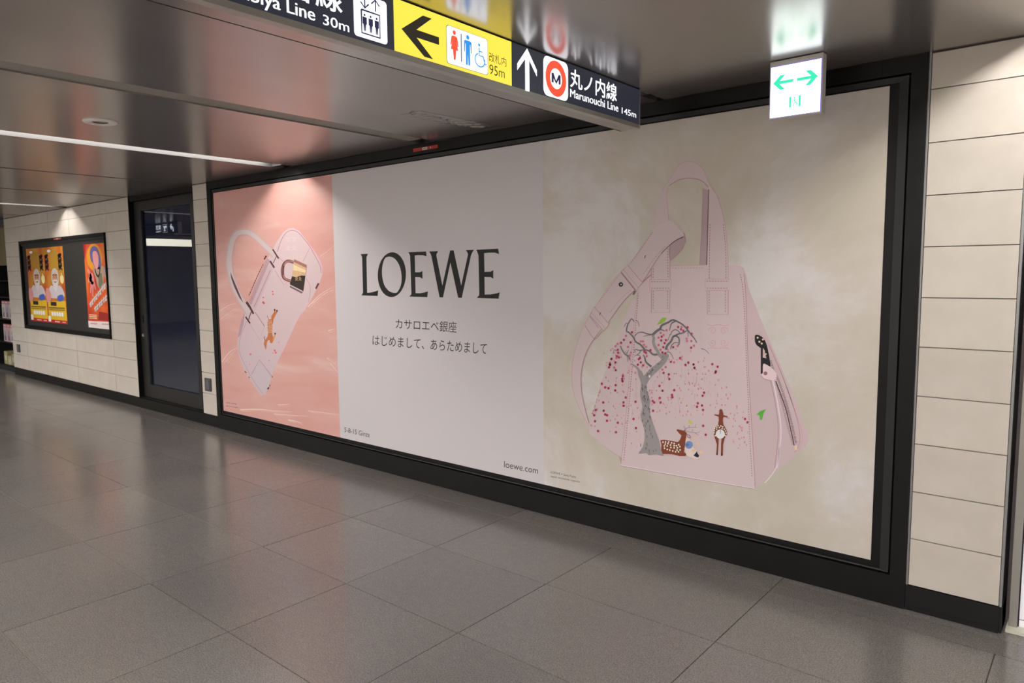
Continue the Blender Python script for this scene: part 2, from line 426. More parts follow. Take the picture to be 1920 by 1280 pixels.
m = MB(); m.box(DX0, DX1, .12, 1.5, -.01, .0); m.build('lobby_floor', mat('lobby_floor_grey', (.10, .10, .12), .5), door)

# ================================================================== POSTER FRAME
fr = empty('poster_case', ((FX0+FX1)/2, 0, 0), 'wide black steel frame around the three big handbag posters, standing on the floor', 'poster case')
IX0, IX1, IZ0, IZ1 = -7.065, -.738, .150, 2.474        # inside of the flat surround
m = MB(); m.box(FX0, IX0, -.012, .05, 0, ZC-.001); m.build('side_post', BLACK, fr)
m = MB(); m.box(IX1, FX1, -.012, .05, 0, ZC-.001); m.build('side_post', BLACK, fr)
m = MB(); m.box(IX0, -.86, -.012, .05, IZ1, ZC-.001); m.box(-.858, IX1, -.012, .05, IZ1, ZC-.001); m.build('head_panel', BLACK, fr)
m = MB(); m.box(IX0, IX1, -.012, .05, 0, IZ0); m.build('plinth_panel', BLACK, fr)
# inner sash: satin strip, dark groove inside it
SX0, SX1, SZ0, SZ1 = -7.058, -.748, .158, 2.466
PX0, PX1, PZ0, PZ1 = -7.046, -.828, .199, 2.430
def sash(name, a, b, mt):
    (ax0, ax1, az0, az1, y0), (bx0, bx1, bz0, bz1, y1) = a, b
    m = MB()
    P = [(ax0, y0, az0), (ax1, y0, az0), (ax1, y0, az1), (ax0, y0, az1)]; Q = [(bx0, y1, bz0), (bx1, y1, bz0), (bx1, y1, bz1), (bx0, y1, bz1)]
    m.add(P+Q+[(p[0], .049, p[2]) for p in P]+[(p[0], .049, p[2]) for p in Q], [f for i in range(4) for f in ((i, (i+1) % 4, 4+(i+1) % 4, 4+i), (8+i, 8+(i+1) % 4, (i+1) % 4, i), (4+i, 4+(i+1) % 4, 12+(i+1) % 4, 12+i))])
    return m.build(name, mt, fr)
sash('sash_strip', (SX0, SX1, SZ0, SZ1, -.004), (SX0+.008, SX1-.038, SZ0+.006, SZ1-.026, -.001), BLACKLITE)
sash('sash_groove', (SX0+.008, SX1-.038, SZ0+.006, SZ1-.026, .012), (PX0-.001, PX1+.001, PZ0-.002, PZ1+.002, .012), BLACK)

# ================================================================== POSTERS
PY = .006
PAPER = 1.9
def wmap(o3):
    return lambda x, y, L: at_wall(x, y, PY) + Vector((0, -.00025*L, 0))
pin = lambda r, g_, b: mat('ink_%02x%02x%02x' % (r, g_, b), rgb(r, g_, b, INK), .55, spec=.3)
INK = 2.0

def sheet(name, x0, x1, m, label):
    b = MB(); b.box(x0, x1, PY, PY+.004, PZ0-.004, PZ1+.004)
    o = b.build(name, m); return tag(o, label, 'poster')
SEAM1, SEAM2 = -5.050, -2.828
# pink paper with brushed streaks
def pink_paper():
    m, n, l, b = new_mat('pink_brushed_print')
    tc = n.new('ShaderNodeTexCoord'); mp = n.new('ShaderNodeMapping'); mp.inputs['Rotation'].default_value = (0, math.radians(24), 0); mp.inputs['Scale'].default_value = (.55, 1, 3.2)
    l.new(tc.outputs['Object'], mp.inputs[0])
    nz = n.new('ShaderNodeTexNoise'); nz.inputs['Scale'].default_value = 1.7; nz.inputs['Detail'].default_value = 7; nz.inputs['Distortion'].default_value = .5
    l.new(mp.outputs[0], nz.inputs['Vector'])
    rp = n.new('ShaderNodeValToRGB'); e = rp.color_ramp.elements; e.new(.6)
    e[0].position = .3; e[0].color = (.78, .40, .35, 1); e[1].position = .56; e[1].color = (.82, .475, .42, 1); e[2].position = .75; e[2].color = (.88, .63, .57, 1)
    l.new(nz.outputs['Fac'], rp.inputs[0])
    l.new(rp.outputs[0], b.inputs['Base Color']); b.inputs['Roughness'].default_value = .5; b.inputs['Specular IOR Level'].default_value = .3
    return m
def cream_paper():
    m, n, l, b = new_mat('cream_marbled_print')
    tc = n.new('ShaderNodeTexCoord')
    nz = n.new('ShaderNodeTexNoise'); nz.inputs['Scale'].default_value = 1.0; nz.inputs['Detail'].default_value = 10; nz.inputs['Roughness'].default_value = .66; nz.inputs['Distortion'].default_value = .35
    l.new(tc.outputs['Object'], nz.inputs['Vector'])
    rp = n.new('ShaderNodeValToRGB'); e = rp.color_ramp.elements; e.new(.6)
    e[0].position = .41; e[0].color = (.65, .60, .505, 1); e[1].position = .51; e[1].color = (.71, .655, .58, 1); e[2].position = .61; e[2].color = (.80, .77, .76, 1)
    fac = nz.outputs['Fac']           # pale cloud banks where the print has them (metres from the sheet's foot centre)
    for x, z, r, k in ((-.80, 1.28, .42, .11), (.42, 1.52, .40, .09), (.55, .98, .48, .09), (-.75, .55, .35, .05), (.10, 1.95, .55, -.09), (.85, 1.75, .4, -.04)):
        d = n.new('ShaderNodeVectorMath'); d.operation = 'DISTANCE'; d.inputs[1].default_value = (x, .002, z); l.new(tc.outputs['Object'], d.inputs[0])
        mr = n.new('ShaderNodeMapRange'); mr.interpolation_type = 'SMOOTHSTEP'; mr.inputs['From Min'].default_value = r; mr.inputs['From Max'].default_value = 0; mr.inputs['To Max'].default_value = k
        l.new(d.outputs['Value'], mr.inputs[0]); ad = n.new('ShaderNodeMath'); ad.operation = 'ADD'; l.new(fac, ad.inputs[0]); l.new(mr.outputs[0], ad.inputs[1]); fac = ad.outputs[0]
    l.new(fac, rp.inputs[0])
    l.new(rp.outputs[0], b.inputs['Base Color']); b.inputs['Roughness'].default_value = .5; b.inputs['Specular IOR Level'].default_value = .3
    return m
pinkp = sheet('poster', PX0, SEAM1, pink_paper(), 'pink poster showing a tilted small handbag with a metal padlock')
whitep = sheet('poster', SEAM1, SEAM2, mat('white_print', (.74, .705, .72), .5, spec=.3), 'white middle poster with large black LOEWE lettering')
creamp = sheet('poster', SEAM2, PX1, cream_paper(), 'cream poster showing a tall pink handbag with a blossom tree')

# ---- white poster: lettering
INKB = mat('black_ink', (.012, .013, .012), .5, spec=.3)
A = Art(wmap(whitep)).at(660, 440, .15104)
for P in (
    [(108,240),(197,236),(193,250),(181,278),(180,290),(188,718),(215,718),(255,712),(295,700),(326,688),(318,760),(116,752),(133,728),(137,715),(126,290),(122,270)],
    [(700,217),(920,207),(926,268),(880,253),(820,252),(780,257),(784,465),(840,465),(874,450),(876,546),(845,527),(785,525),(790,725),(850,725),(900,715),(942,703),(935,774),(712,766),(735,740),(737,720),(722,270),(718,250)],
    [(957,207),(1070,203),(1052,235),(1047,255),(1122,630),(1218,195),(1262,193),(1356,630),(1440,245),(1436,225),(1412,190),(1514,186),(1490,225),(1478,255),(1363,782),(1318,781),(1222,345),(1130,777),(1087,776),(985,260),(975,235)],
    [(1543,185),(1815,173),(1826,240),(1775,222),(1700,222),(1640,228),(1645,460),(1720,458),(1754,438),(1754,545),(1720,525),(1645,524),(1648,742),(1720,740),(1790,728),(1834,714),(1820,793),(1548,784),(1577,752),(1580,735),(1570,260),(1560,225)]):
    A.poly(P, INKB, 1)
outer = [(495+175*math.cos(w)-6*math.sin(w), 495+278*math.sin(w)) for w in [2*math.pi*i/48 for i in range(48)]]
inner = spline([(430,277),(480,272),(535,300),(583,370),(610,460),(616,560),(602,640),(572,700),(548,720),(500,716),(450,690),(400,620),(376,520),(373,430),(386,350),(406,300)], 3, True)
A.poly(outer, INKB, 1, holes=[inner])
A.build('brand_lettering', None, whitep)
A = Art(wmap(whitep)).at(640, 430, .38273)
A.text('カサロエベ銀座', [(266,437),(566,452),(564,506),(266,486)], INKB, 1, -.002)
A.build('japanese_lettering', None, whitep)
A = Art(wmap(whitep)).at(640, 430, .38273)
A.text('はじめまして、あらためまして', [(153,518),(714,558),(711,612),(153,566)], INKB, 1, -.002)
A.build('japanese_lettering', None, whitep)
A = Art(wmap(whitep)).at(640, 430, .38273)
INKG = mat('grey_ink', (.07, .068, .068), .5, spec=.3)
A.text('5-8-15 Ginza', [(15,968),(140,994),(138,1018),(15,991)], INKG, 1)
A.build('address_lettering', None, whitep)
A = Art(wmap(whitep)).at(640, 430, .38273)
A.text('loewe.com', [(798,1133),(965,1166),(963,1197),(797,1165)], INKG, 1)
A.build('address_lettering', None, whitep)

# ---- pink poster: small handbag
INK = 1.6
A = Art(wmap(pinkp)); T1 = lambda: A.at(400, 420, .171875); T2 = lambda: A.at(420, 560, .15625)
def c1(x, y): return (400+x*.171875, 420+y*.171875)
def c2(x, y): return (420+x*.15625, 560+y*.15625)
def body_leather(name, c0, c1_, ax):
    m, n, l, b = new_mat(name)
    tc = n.new('ShaderNodeTexCoord'); gd = n.new('ShaderNodeTexGradient'); mp = n.new('ShaderNodeMapping')
    mp.inputs['Rotation'].default_value = (0, ax, 0)
    l.new(tc.outputs['Generated'], mp.inputs[0]); l.new(mp.outputs[0], gd.inputs[0])
    rp = n.new('ShaderNodeValToRGB'); rp.color_ramp.elements[0].color = (*c0, 1); rp.color_ramp.elements[1].color = (*c1_, 1)
    l.new(gd.outputs[0], rp.inputs[0]); l.new(rp.outputs[0], b.inputs['Base Color']); b.inputs['Roughness'].default_value = .55; b.inputs['Specular IOR Level'].default_value = .3
    return m
LEA = body_leather('printed_pale_leather', (.70, .56, .60), (.80, .63, .64), math.radians(40))
MAUVE = pin(150, 96, 112); MAUVE2 = mat('ink_mauve_leather', (.58, .38, .43), .55, spec=.3); PALE = mat('ink_rose_leather', (.72, .55, .58), .55, spec=.3); BROWN = pin(74, 46, 50)
bag = [c1(650,270),c1(700,180),c1(760,90),c1(820,46),c1(870,40),c1(940,75),c1(1020,180),c1(1080,260),c1(1150,370),c1(1185,450),c1(1190,550),c1(1160,640),c1(1100,760),c1(1000,930),c1(900,1080),
       c2(900,220),c2(800,430),c2(700,640),c2(600,850),c2(560,980),c2(530,1080),c2(490,1150),c2(445,1155),c2(390,1090),c2(300,950),c2(230,830),c2(180,700),c2(160,560),c2(165,470),c2(185,360),c2(215,240),c1(343,960),c1(385,850),c1(490,600),c1(590,375)]
bag = [bag[i] for i in range(len(bag)) if i not in (14,)]
A.tr = lambda x, y: (x, y)
A.poly(bag, LEA, 1)
A.poly([c1(590,372),c1(640,420),c1(660,470),c1(455,950),c1(385,850),c1(490,600)], PALE, 2)
A.poly([c1(590,372),c1(618,398),c1(415,880),c1(385,850),c1(490,600)], MAUVE2, 3)
A.poly([c2(185,360),c2(215,240),c2(250,165),c2(236,300),c2(200,430),c2(168,470)], MAUVE2, 2)
A.line([c1(625,500),c1(445,905)], .9, MAUVE, 3, 0)
A.line([c1(700,300),c1(740,180),c1(800,90),c1(870,68),c1(940,105),c1(1040,225),c1(1110,345),c1(1165,455),c1(1176,530)], .9, MAUVE, 3)
A.line([c1(1020,185),c1(1080,265),c1(1150,375),c1(1184,455),c1(1186,500)], 1.3, pin(205,150,170), 3)
A.line([c2(275,265),c2(200,450),c2(185,560),c2(190,650),c2(290,870),c2(420,1080),c2(470,1140)], .9, MAUVE2, 3)
A.line([c1(980,405),c1(1050,265)], .8, MAUVE2, 3, 0)
A.line([c1(1010,590),c1(1060,690),c1(1040,850)], .8, MAUVE2, 3)
A.line([c1(670,500),c1(770,665),c1(800,640)], .8, MAUVE2, 3, 0); A.line([c1(700,345),c1(760,405)], .8, MAUVE2, 3, 0)
A.line([c2(375,160),c2(488,330),c2(430,490),c2(312,310)], .8, pin(178,138,146), 3, 0)
A.line([c2(375,160),c2(488,330)], .9, pin(120,84,88), 4, 0)
A.poly([c2(425,730),c2(332,905),c2(395,1080),c2(448,1148),c2(488,1145),c2(555,980),c2(580,935)], mat('ink_corner_leather', (.70, .59, .62), .55, spec=.3), 2)
A.line([c2(330,910),c2(425,730),c2(580,935)], 1.0, pin(150,112,124), 3, 0)
A.line([c2(700,640),c2(800,430),c2(900,220),c1(1000,930),c1(1100,760)], 1.2, pin(200,160,172), 3)
# handle
hd = spline([c1(668,350),c1(630,300),c1(540,215),c1(440,125),c1(350,85),c1(260,100),c1(205,180),c1(175,320),c1(172,450),c1(200,590),c1(250,730),c1(320,860),c1(385,960)], 6)
A.line(hd, 11.5, mat('ink_handle', (.68, .54, .54), .55, spec=.3), 5, 0, 13); A.line([(x+.8, y+.4) for x, y in hd], 7.0, mat('ink_handle_light', (.76, .63, .63), .55, spec=.3), 6, 0, 9.5)
A.line(spline([c1(560,290),c1(480,190),c1(400,135),c1(330,120),c1(270,150),c1(235,230),c1(215,330),c1(212,450),c1(225,540)], 5), 1.4, pin(190,140,140), 7, 0)
A.poly([c1(186,520),c1(215,590),c1(262,700),c1(328,858),c1(285,800),c1(232,690),c1(200,600)], pin(84,52,66), 7)
for a, b, w in ((c1(557,385),c1(580,345),2.6),(c1(620,402),c1(668,476),3.2),(c1(650,275),c1(714,376),2.6),(c1(362,848),c1(400,905),4.4),(c1(395,895),c1(440,978),3.6),(c1(354,1010),c1(403,1083),2.8),(c1(415,955),c1(386,1040),1.4),(c1(690,352),c1(655,425),1.2),(c1(1150,645),c1(1120,705),3.2),(c2(555,1030),c2(552,1050),1.4),(c2(540,1060),c2(525,1085),2.6),(c2(252,868),c2(270,890),1.5),(c2(300,935),c2(308,948),1.5),(c2(576,932),c2(586,940),1.8)):
    A.line([a, b], w, BROWN, 8, 0)
A.dash([c1(548,436),c1(500,530),c1(450,640),c1(390,780)], 1.4, 3.4, 1.3, BROWN, 8); A.dash([c1(552,438),c1(394,782)], .8, 1.2, 3.6, pin(210,190,185), 9)
# embossed crest on the bag
def crest(a, cx, cy_, r, ry, m, L, w):
    for sx in (-1, 1):
        for sy_ in (-1, 1):
            sp_ = []
            for i in range(18):
                t = i/17; rr = (1-t)*.52+.06; th = t*9.0
                sp_.append((cx+sx*r*(.48+rr*.8*math.cos(th)*.75), cy_+sy_*ry*(.48+rr*.8*math.sin(th)*.75)))
            a.line(sp_, w, m, L, 0)
            a.line([(cx+sx*r*.05, cy_+sy_*ry*.98), (cx+sx*r*.5, cy_+sy_*ry*.9), (cx+sx*r*.95, cy_+sy_*ry*.98)], w, m, L)
crest(A, *c1(850,215), 11, 12, pin(222,182,184), 4, .7)
smallbag = A.build('printed_handbag', None, pinkp)
A = Art(wmap(pinkp)); A.tr = lambda x, y: (x, y)
SH = pin(112, 70, 66)
sh = spline([c1(880,418),c1(815,402),c1(770,440),c1(755,520),c1(775,590),c1(845,622)], 6)
A.line(sh, 5.2, SH, 10, 0); A.line([(x+1.3, y) for x, y in sh], .7, pin(205,165,150), 11, 0)
A.line([c1(770,455),c1(762,560)], 1.6, BROWN, 12, 0)
A.poly([c1(885,383),c1(1020,445),c1(1018,478),c1(879,412)], pin(146,100,92), 10)
A.poly([c1(879,412),c1(1018,478),c1(1008,560),c1(960,560),c1(900,580),c1(862,568)], pin(186,156,120), 10)
A.poly([c1(879,440),c1(1012,505),c1(1010,530),c1(872,500)], pin(212,184,148), 11)
A.poly([c1(862,568),c1(900,578),c1(960,560),c1(1006,562),c1(984,728),c1(838,655),c1(840,632)], pin(48,38,34), 10)
A.poly([c1(838,655),c1(984,728),c1(965,757),c1(838,690)], pin(120,100,104), 10); A.line([c1(838,664),c1(978,735)], 1.0, pin(225,205,205), 11, 0); A.line([c1(838,680),c1(970,748)], .8, BROWN, 11, 0)
crest(A, *c1(930,560), 6.5, 9.5, pin(196,164,110), 12, .6)
A.build('printed_padlock', None, smallbag)
A = Art(wmap(pinkp)); A.at(420, 560, .15625)
FAWN = pin(172, 104, 62); FAWN2 = pin(198, 136, 90); NIGHT = pin(40, 30, 34); CREAMI = pin(232, 214, 186)
A.poly([(530,255),(575,250),(580,330),(578,400),(582,430),(592,480),(578,530),(555,525),(545,490),(518,520),(511,575),(502,612),(490,572),(480,542),(490,500),(520,460),(530,420),(524,330)], FAWN, 5, 3)
A.poly([(568,255),(570,205),(598,165),(603,130),(622,128),(618,165),(634,135),(647,148),(616,205),(596,245),(590,290),(576,310)], FAWN, 5)
A.poly([(583,480),(610,420),(624,424),(602,492),(580,530)], FAWN2, 5)
for q in ((609,133),(637,143),(615,417)): A.dot(*q, 9, NIGHT, 6, 12)
A.line([(520,205),(536,248)], 6, BROWN, 5, 0, 3); A.line([(490,448),(484,470),(492,500)], 6, BROWN, 6)
for r_ in range(9):
    for q in range(3): A.dot(536+q*15+(r_ % 2)*4, 265+r_*17, 3.6, CREAMI, 6, 5)
A.dot(492, 545, 3, NIGHT, 6)
PINKF = pin(205, 88, 92)
for x, y in ((470,42),(610,620),(622,645),(318,665),(480,52)):
    for w in range(5): A.dot(x+8*math.cos(w*1.257), y+8*math.sin(w*1.257), 5, PINKF, 5, 6)
for x, y in ((330,-30),(337,-10),(232,50),(236,25),(310,785),(660,520),(540,740),(590,650)): A.dot(x+120*0, y, 6, PINKF, 5)
A.tr = lambda x, y: (x, y)
for q in (c1(652,765), c1(648,735), c1(545,852), c1(546,800)): A.dot(*q, 1.5, PINKF, 5)
A.build('printed_fawn', None, smallbag)
A = Art(wmap(pinkp)).at(390, 320, .375)
STR = pin(232, 184, 172); STR2 = pin(222, 165, 155)
for P, w in (([(500,680),(560,620),(636,575)],9),([(520,665),(590,610),(634,598)],5),([(60,700),(110,670),(140,665)],7),([(60,745),(120,700),(160,690)],4),([(70,955),(110,905),(150,885)],10),([(90,955),(130,910)],5),([(600,800),(636,790)],9),([(596,935),(640,970)],10),([(610,960),(650,1010)],7),([(350,1170),(410,1166)],9),([(160,1195),(250,1192),(330,1200),(420,1205)],12),([(330,1215),(420,1222),(500,1226)],8),([(400,1245),(440,1252),(470,1262)],12),([(500,1200),(600,1212),(656,1220)],7),([(560,430),(600,400),(628,375)],4)):
    A = Art(wmap(pinkp)).at(390, 320, .375); A.line(P, w*.55, STR, 1, 5, w*.12); A.line([(x+8, y+7) for x, y in P], w*.3, STR2, 1, 5, .5); A.build('brush_streak', None, pinkp)
A = Art(wmap(pinkp)).at(390, 320, .375)
A.text('LOEWE × Suna Fujita', [(91,1155),(142,1162),(142,1171),(91,1164)], INKG, 1); A.build('caption_lettering', None, pinkp); A = Art(wmap(pinkp)).at(390, 320, .375); A.text('japan exclusive capsule', [(91,1171),(150,1180),(150,1188),(91,1179)], INKG, 1)
A.build('caption_lettering', None, pinkp)

# ---- cream poster: tall handbag
INK = 2.15
q1 = lambda x, y: (1020+x*.25, 280+y*.25)
q2 = lambda x, y: (1060+x*.28129, 560+y*.28129)
q3 = lambda x, y: (1340+x*.39054, 460+y*.39054)
q4 = lambda x, y: (1400+x*.21886, 600+y*.21886)
q5 = lambda x, y: (1060+x*.1875, 400+y*.1875)
q6 = lambda x, y: (1130+x*.10938, 580+y*.10938)
q7 = lambda x, y: (1180+x*.11721, 740+y*.11721)
def M(fn, pts): return [fn(*p) for p in pts]
FRONT = body_leather('printed_front_leather', (.78, .64, .655), (.84, .71, .72), math.radians(-60))
flat = lambda n_, c: mat(n_, c, .55, spec=.3)
SIDE = flat('ink_side_leather', (.75, .62, .635)); SIDE2 = flat('ink_gusset_leather', (.73, .58, .60)); STRAP = flat('ink_strap_leather', (.75, .63, .635)); STRAPD = flat('ink_strap_lining', (.55, .41, .43)); EDGE = pin(140, 105, 112); EDGE2 = pin(158, 124, 130); STI = pin(112, 78, 88); LOOP = flat('ink_loop_leather', (.76, .635, .64))
A = Art(wmap(creamp)); A.tr = lambda x, y: (x, y)
A.poly(M(q2, [(440,10),(390,150),(320,350),(240,550),(190,730),(155,840),(165,900),(360,1055),(372,1075),(410,800),(485,0)]), SIDE, 1)
rg = M(q3, [(118,96),(138,108),(150,140),(165,210),(220,350),(300,540),(380,720),(430,860),(453,935),(440,962),(385,1010),(300,1080),(235,1130),(192,1168),(160,600),(127,120)])
A.poly(rg, SIDE2, 1)
A.poly(M(q2, [(200,950),(360,1055),(370,1105),(1262,1265),(1262,1225),(400,1075)]), pin(150,120,124), 1)
A.poly([q1(700,1050), q1(735,900), q1(800,880), q1(940,873), q1(1390,866), q1(1445,865), q1(1480,885), q1(1500,930), q2(1197,0), q2(1215,500), q2(1245,950), q2(1262,1258), q2(800,1180), q2(372,1103), q2(400,900), q2(440,480), q2(482,0)], FRONT, 2)
A.line(M(q2, [(365,1106),(800,1184),(1262,1262)]), 1.6, pin(196,172,182), 4, 0); A.line(M(q2, [(365,1112),(800,1190),(1262,1268)]), 1.0, EDGE, 4, 0)
A.line([q1(1500,930), q2(1205,0), q2(1222,500), q2(1250,950), q2(1266,1258)], 1.0, EDGE, 4); A.line(M(q2, [(490,-60),(470,60),(428,500),(392,900),(372,1075)]), .9, EDGE2, 4)
A.dash(M(q2, [(486,-40),(480,60),(444,480),(408,900),(388,1085)]), 1.0, 2.6, 2.0, STI, 5); A.dash([q1(1473,935), q2(1190,0), q2(1212,500), q2(1232,950), q2(1246,1190)], 1.1, 2.6, 2.0, STI, 5)
A.dash(M(q1, [(960,890),(1215,888)]), .8, 3.2, 2.4, EDGE, 5); A.line(M(q1, [(945,873),(1220,868)]), .8, EDGE2, 5, 0)
# rear handle, arch and straps
A.poly(M(q1, [(1190,290),(1232,310),(1226,600),(1218,866),(1165,866),(1180,600)]), STRAPD, 1); A.dash(M(q1, [(1190,420),(1170,866)]), .8, 3, 2.2, EDGE, 2)
arch_o = M(q1, [(808,620),(822,560),(850,430),(885,310),(940,230),(1000,130),(1050,98),(1090,88),(1150,108),(1200,160),(1232,240),(1245,290),(1235,400),(1228,330),(1232,280),(1180,232),(1090,212),(1005,228),(945,265),(930,290),(922,340),(926,440),(936,560),(900,640)])
A.poly(arch_o, flat('ink_arch_leather', (.73, .605, .61)), 3)
A.line(M(q1, [(885,310),(940,230),(1000,130),(1050,98),(1090,90),(1150,110),(1200,162),(1232,245)]), .9, EDGE2, 4); A.line(M(q1, [(940,272),(1005,232),(1090,214),(1180,234),(1232,282)]), 1.3, EDGE, 4)
A.line(M(q1, [(930,290),(920,350),(936,540)]), .9, EDGE2, 4)
A.poly(M(q1, [(1238,262),(1300,350),(1340,480),(1368,650),(1380,800),(1383,975),(1383,1237),(1225,1237),(1222,975),(1225,700),(1234,330)]), STRAP, 5)
A.line(M(q1, [(1238,262),(1300,350),(1340,480),(1368,650),(1380,800),(1383,975)]), 1.0, EDGE2, 6); A.line(M(q1, [(1236,300),(1228,600),(1221,866)]), 1.9, pin(96,70,76), 6)
A.line(M(q1, [(1383,975),(1381,1237),(1226,1237),(1222,975)]), 1.0, EDGE, 6, 0)
A.dash(M(q1, [(1246,560),(1240,975)]), 1.0, 3, 2.2, STI, 7); A.dash(M(q1, [(1240,1060),(1240,1230)]), 1.0, 3, 2.2, STI, 7); A.dash(M(q1, [(1345,560),(1364,760),(1366,975)]), 1.0, 3, 2.2, STI, 7); A.dash(M(q1, [(1362,1060),(1362,1230)]), 1.0, 3, 2.2, STI, 7)
A.poly(M(q1, [(940,700),(946,975),(946,1222),(806,1222),(806,880),(860,790)]), STRAP, 5); A.line(M(q1, [(944,720),(946,975),(944,1222),(806,1222),(806,880)]), 1.0, EDGE, 6, 0)
A.dash(M(q1, [(928,740),(930,975)]), 1.0, 3, 2.2, STI, 7); A.dash(M(q1, [(928,1060),(928,1215)]), 1.0, 3, 2.2, STI, 7); A.dash(M(q1, [(820,890),(820,975)]), 1.0, 3, 2.2, STI, 7); A.dash(M(q1, [(820,1060),(820,1215)]), 1.0, 3, 2.2, STI, 7)
for x0, x1, y0, y1 in ((795,955,976,1056),(1210,1390,972,1056)):
    A.poly(M(q1, [(x0,y0),(x1,y0),(x1,y1),(x0,y1)]), LOOP, 8); A.line(M(q1, [(x0,y0),(x1,y0),(x1,y1),(x0,y1)]), 1.0, EDGE2, 9, 0, closed=True)
    A.dash(M(q1, [(x0+10,y0+16),(x1-8,y0+16)]), 1.0, 3, 2.2, STI, 9); A.dash(M(q1, [(x0+10,y1-16),(x1-8,y1-16)]), 1.0, 3, 2.2, STI, 9)
# long belt
A.poly(M(q5, [(1040,320),(1130,255),(1185,225),(1203,255),(1192,310),(1150,380),(1100,430),(1045,465)]), STRAPD, 6, 4)
A.line(M(q5, [(1185,228),(1203,262),(1190,315),(1150,380),(1100,430),(1050,465)]), 1.0, EDGE, 7)
bl = M(q5, [(1030,70),(900,140),(870,190),(770,330),(650,500),(560,580),(440,720),(330,890),(250,1010),(200,1110)])+M(q2, [(125,175),(80,300),(50,420),(45,530),(60,640),(100,740),(155,840)])
br = M(q5, [(1075,75),(1180,195),(1190,225),(1120,262),(1040,325),(940,430),(860,550),(770,690),(690,770),(600,860),(500,990),(430,1090)])+M(q2, [(240,205),(180,285),(130,385),(107,500),(110,620),(140,760),(158,825)])
bl = spline(bl, 3); br = spline(br, 3)
A.poly(bl+br[::-1], STRAP, 10)
A.line(bl[6:], .8, EDGE2, 11, 0); A.line(br[3:], 1.0, EDGE, 11, 0)
A.line(M(q5, [(1180,236),(1110,268),(1040,322),(960,400)]), 2.2, pin(92,66,72), 12, 4, .8)
for P in ([(875,190),(770,340),(660,490)],[(1000,330),(900,440),(780,610)],[(520,640),(430,760),(330,900)],[(650,770),(560,850),(440,1000)]):
    A.dash(M(q5, P), .9, 1.6, 2.6, STI, 11)
for P in ([(560,580),(630,520),(772,690),(712,770)],[(250,1020),(290,930),(440,1105),(390,1178)]):
    A.poly(M(q5, P), LOOP, 12); A.line(M(q5, P), 1.0, EDGE, 13, 0, closed=True); A.dash([tuple((2*a+b)/3 for a, b in zip(q5(*P[0]), q5(*P[1]))), tuple((2*a+b)/3 for a, b in zip(q5(*P[3]), q5(*P[2])))], .9, 1.6, 2.2, STI, 13)
A.line(M(q5, [(560,590),(700,765)]), 1.3, pin(110,80,86), 14, 0)
A.line(M(q5, [(200,1120),(280,1243),(322,1240),(365,1180)]), 1.0, EDGE, 13, 3); A.line(M(q5, [(250,1030),(335,1145)]), 1.0, EDGE, 13, 0)
A.line(M(q5, [(860,612),(770,690)]), 2.0, EDGE, 9, 0); A.poly(M(q5, [(690,770),(712,775),(690,815),(672,812)]), pin(96,74,82), 9)
A.dot(*q5(558,710), 4.3, pin(34,32,36), 14); A.dot(*q5(560,710), 1.3, pin(190,188,190), 15)
for q in ((800,435),(350,1003)): A.line(M(q5, [(q[0]+10,q[1]-12),(q[0],q[1]-8),(q[0]-3,q[1]+14)]), 1.3, pin(60,46,52), 14, 0)
# right gusset seams and edges
A.line(M(q4, [(130,130),(210,240),(330,540),(440,850),(478,1000),(445,1130)]), 1.0, EDGE2, 3); A.line(M(q4, [(120,100),(60,160),(40,150)]), .8, EDGE2, 3)
A.line(M(q4, [(205,515),(240,680),(265,850),(270,1000),(240,1270)]), 1.2, EDGE, 3); A.line(M(q4, [(225,515),(262,690),(290,880),(292,1020),(262,1270)]), 2.4, pin(190,166,174), 3)
A.line(M(q3, [(240,1140),(275,1100),(300,1050),(312,950)]), 2.0, pin(190,166,174), 3)
A.line(M(q4, [(190,210),(330,540),(430,840),(458,1010),(430,1110),(405,1130)]), .9, EDGE, 3)
crest(A, q2(1020,0)[0], q2(0,252)[1], 22, 23, EDGE2, 6, .9)
tallbag = A.build('printed_handbag', None, creamp)
# zip
A = Art(wmap(creamp)).at(1400, 600, .21886)
ZD = pin(66, 46, 54); ZK = pin(22, 20, 22); ZG = pin(168, 152, 134)
A.dash([(205,345),(235,440),(275,520),(330,680),(385,880),(425,1060)], 19, 5, 6, pin(92,68,78), 4); A.dash([(255,540),(300,700),(345,880),(395,1070)], 15, 4.5, 6.5, pin(118,92,100), 4)
A.line([(250,522),(330,740),(370,900),(408,1072)], 9, ZD, 5); A.poly([(408,1075),(432,1072),(436,1108),(412,1112)], pin(178,160,140), 5)
A.poly([(78,125),(128,140),(165,190),(190,290),(205,395),(185,390),(150,250),(120,238),(80,205),(70,160)], ZK, 5, 3)
for q in ((95,150),(110,185),(130,200),(140,165)): A.dot(*q, 9, ZG, 6)
for q in ((150,265),(165,290),(150,300)): A.dot(*q, 8, ZG, 6)
A.poly([(122,235),(140,235),(138,320),(185,330),(200,395),(150,370),(140,380),(138,455),(122,462)], ZK, 6)
A.poly([(140,378),(205,400),(255,455),(250,505),(200,515),(150,500),(120,468),(140,450)], pin(186,160,164), 6, 2); A.line([(120,470),(150,502),(205,516)], 5, EDGE, 7); A.dot(162, 455, 17, pin(120,84,90), 7)
A.build('printed_zip', None, tallbag)
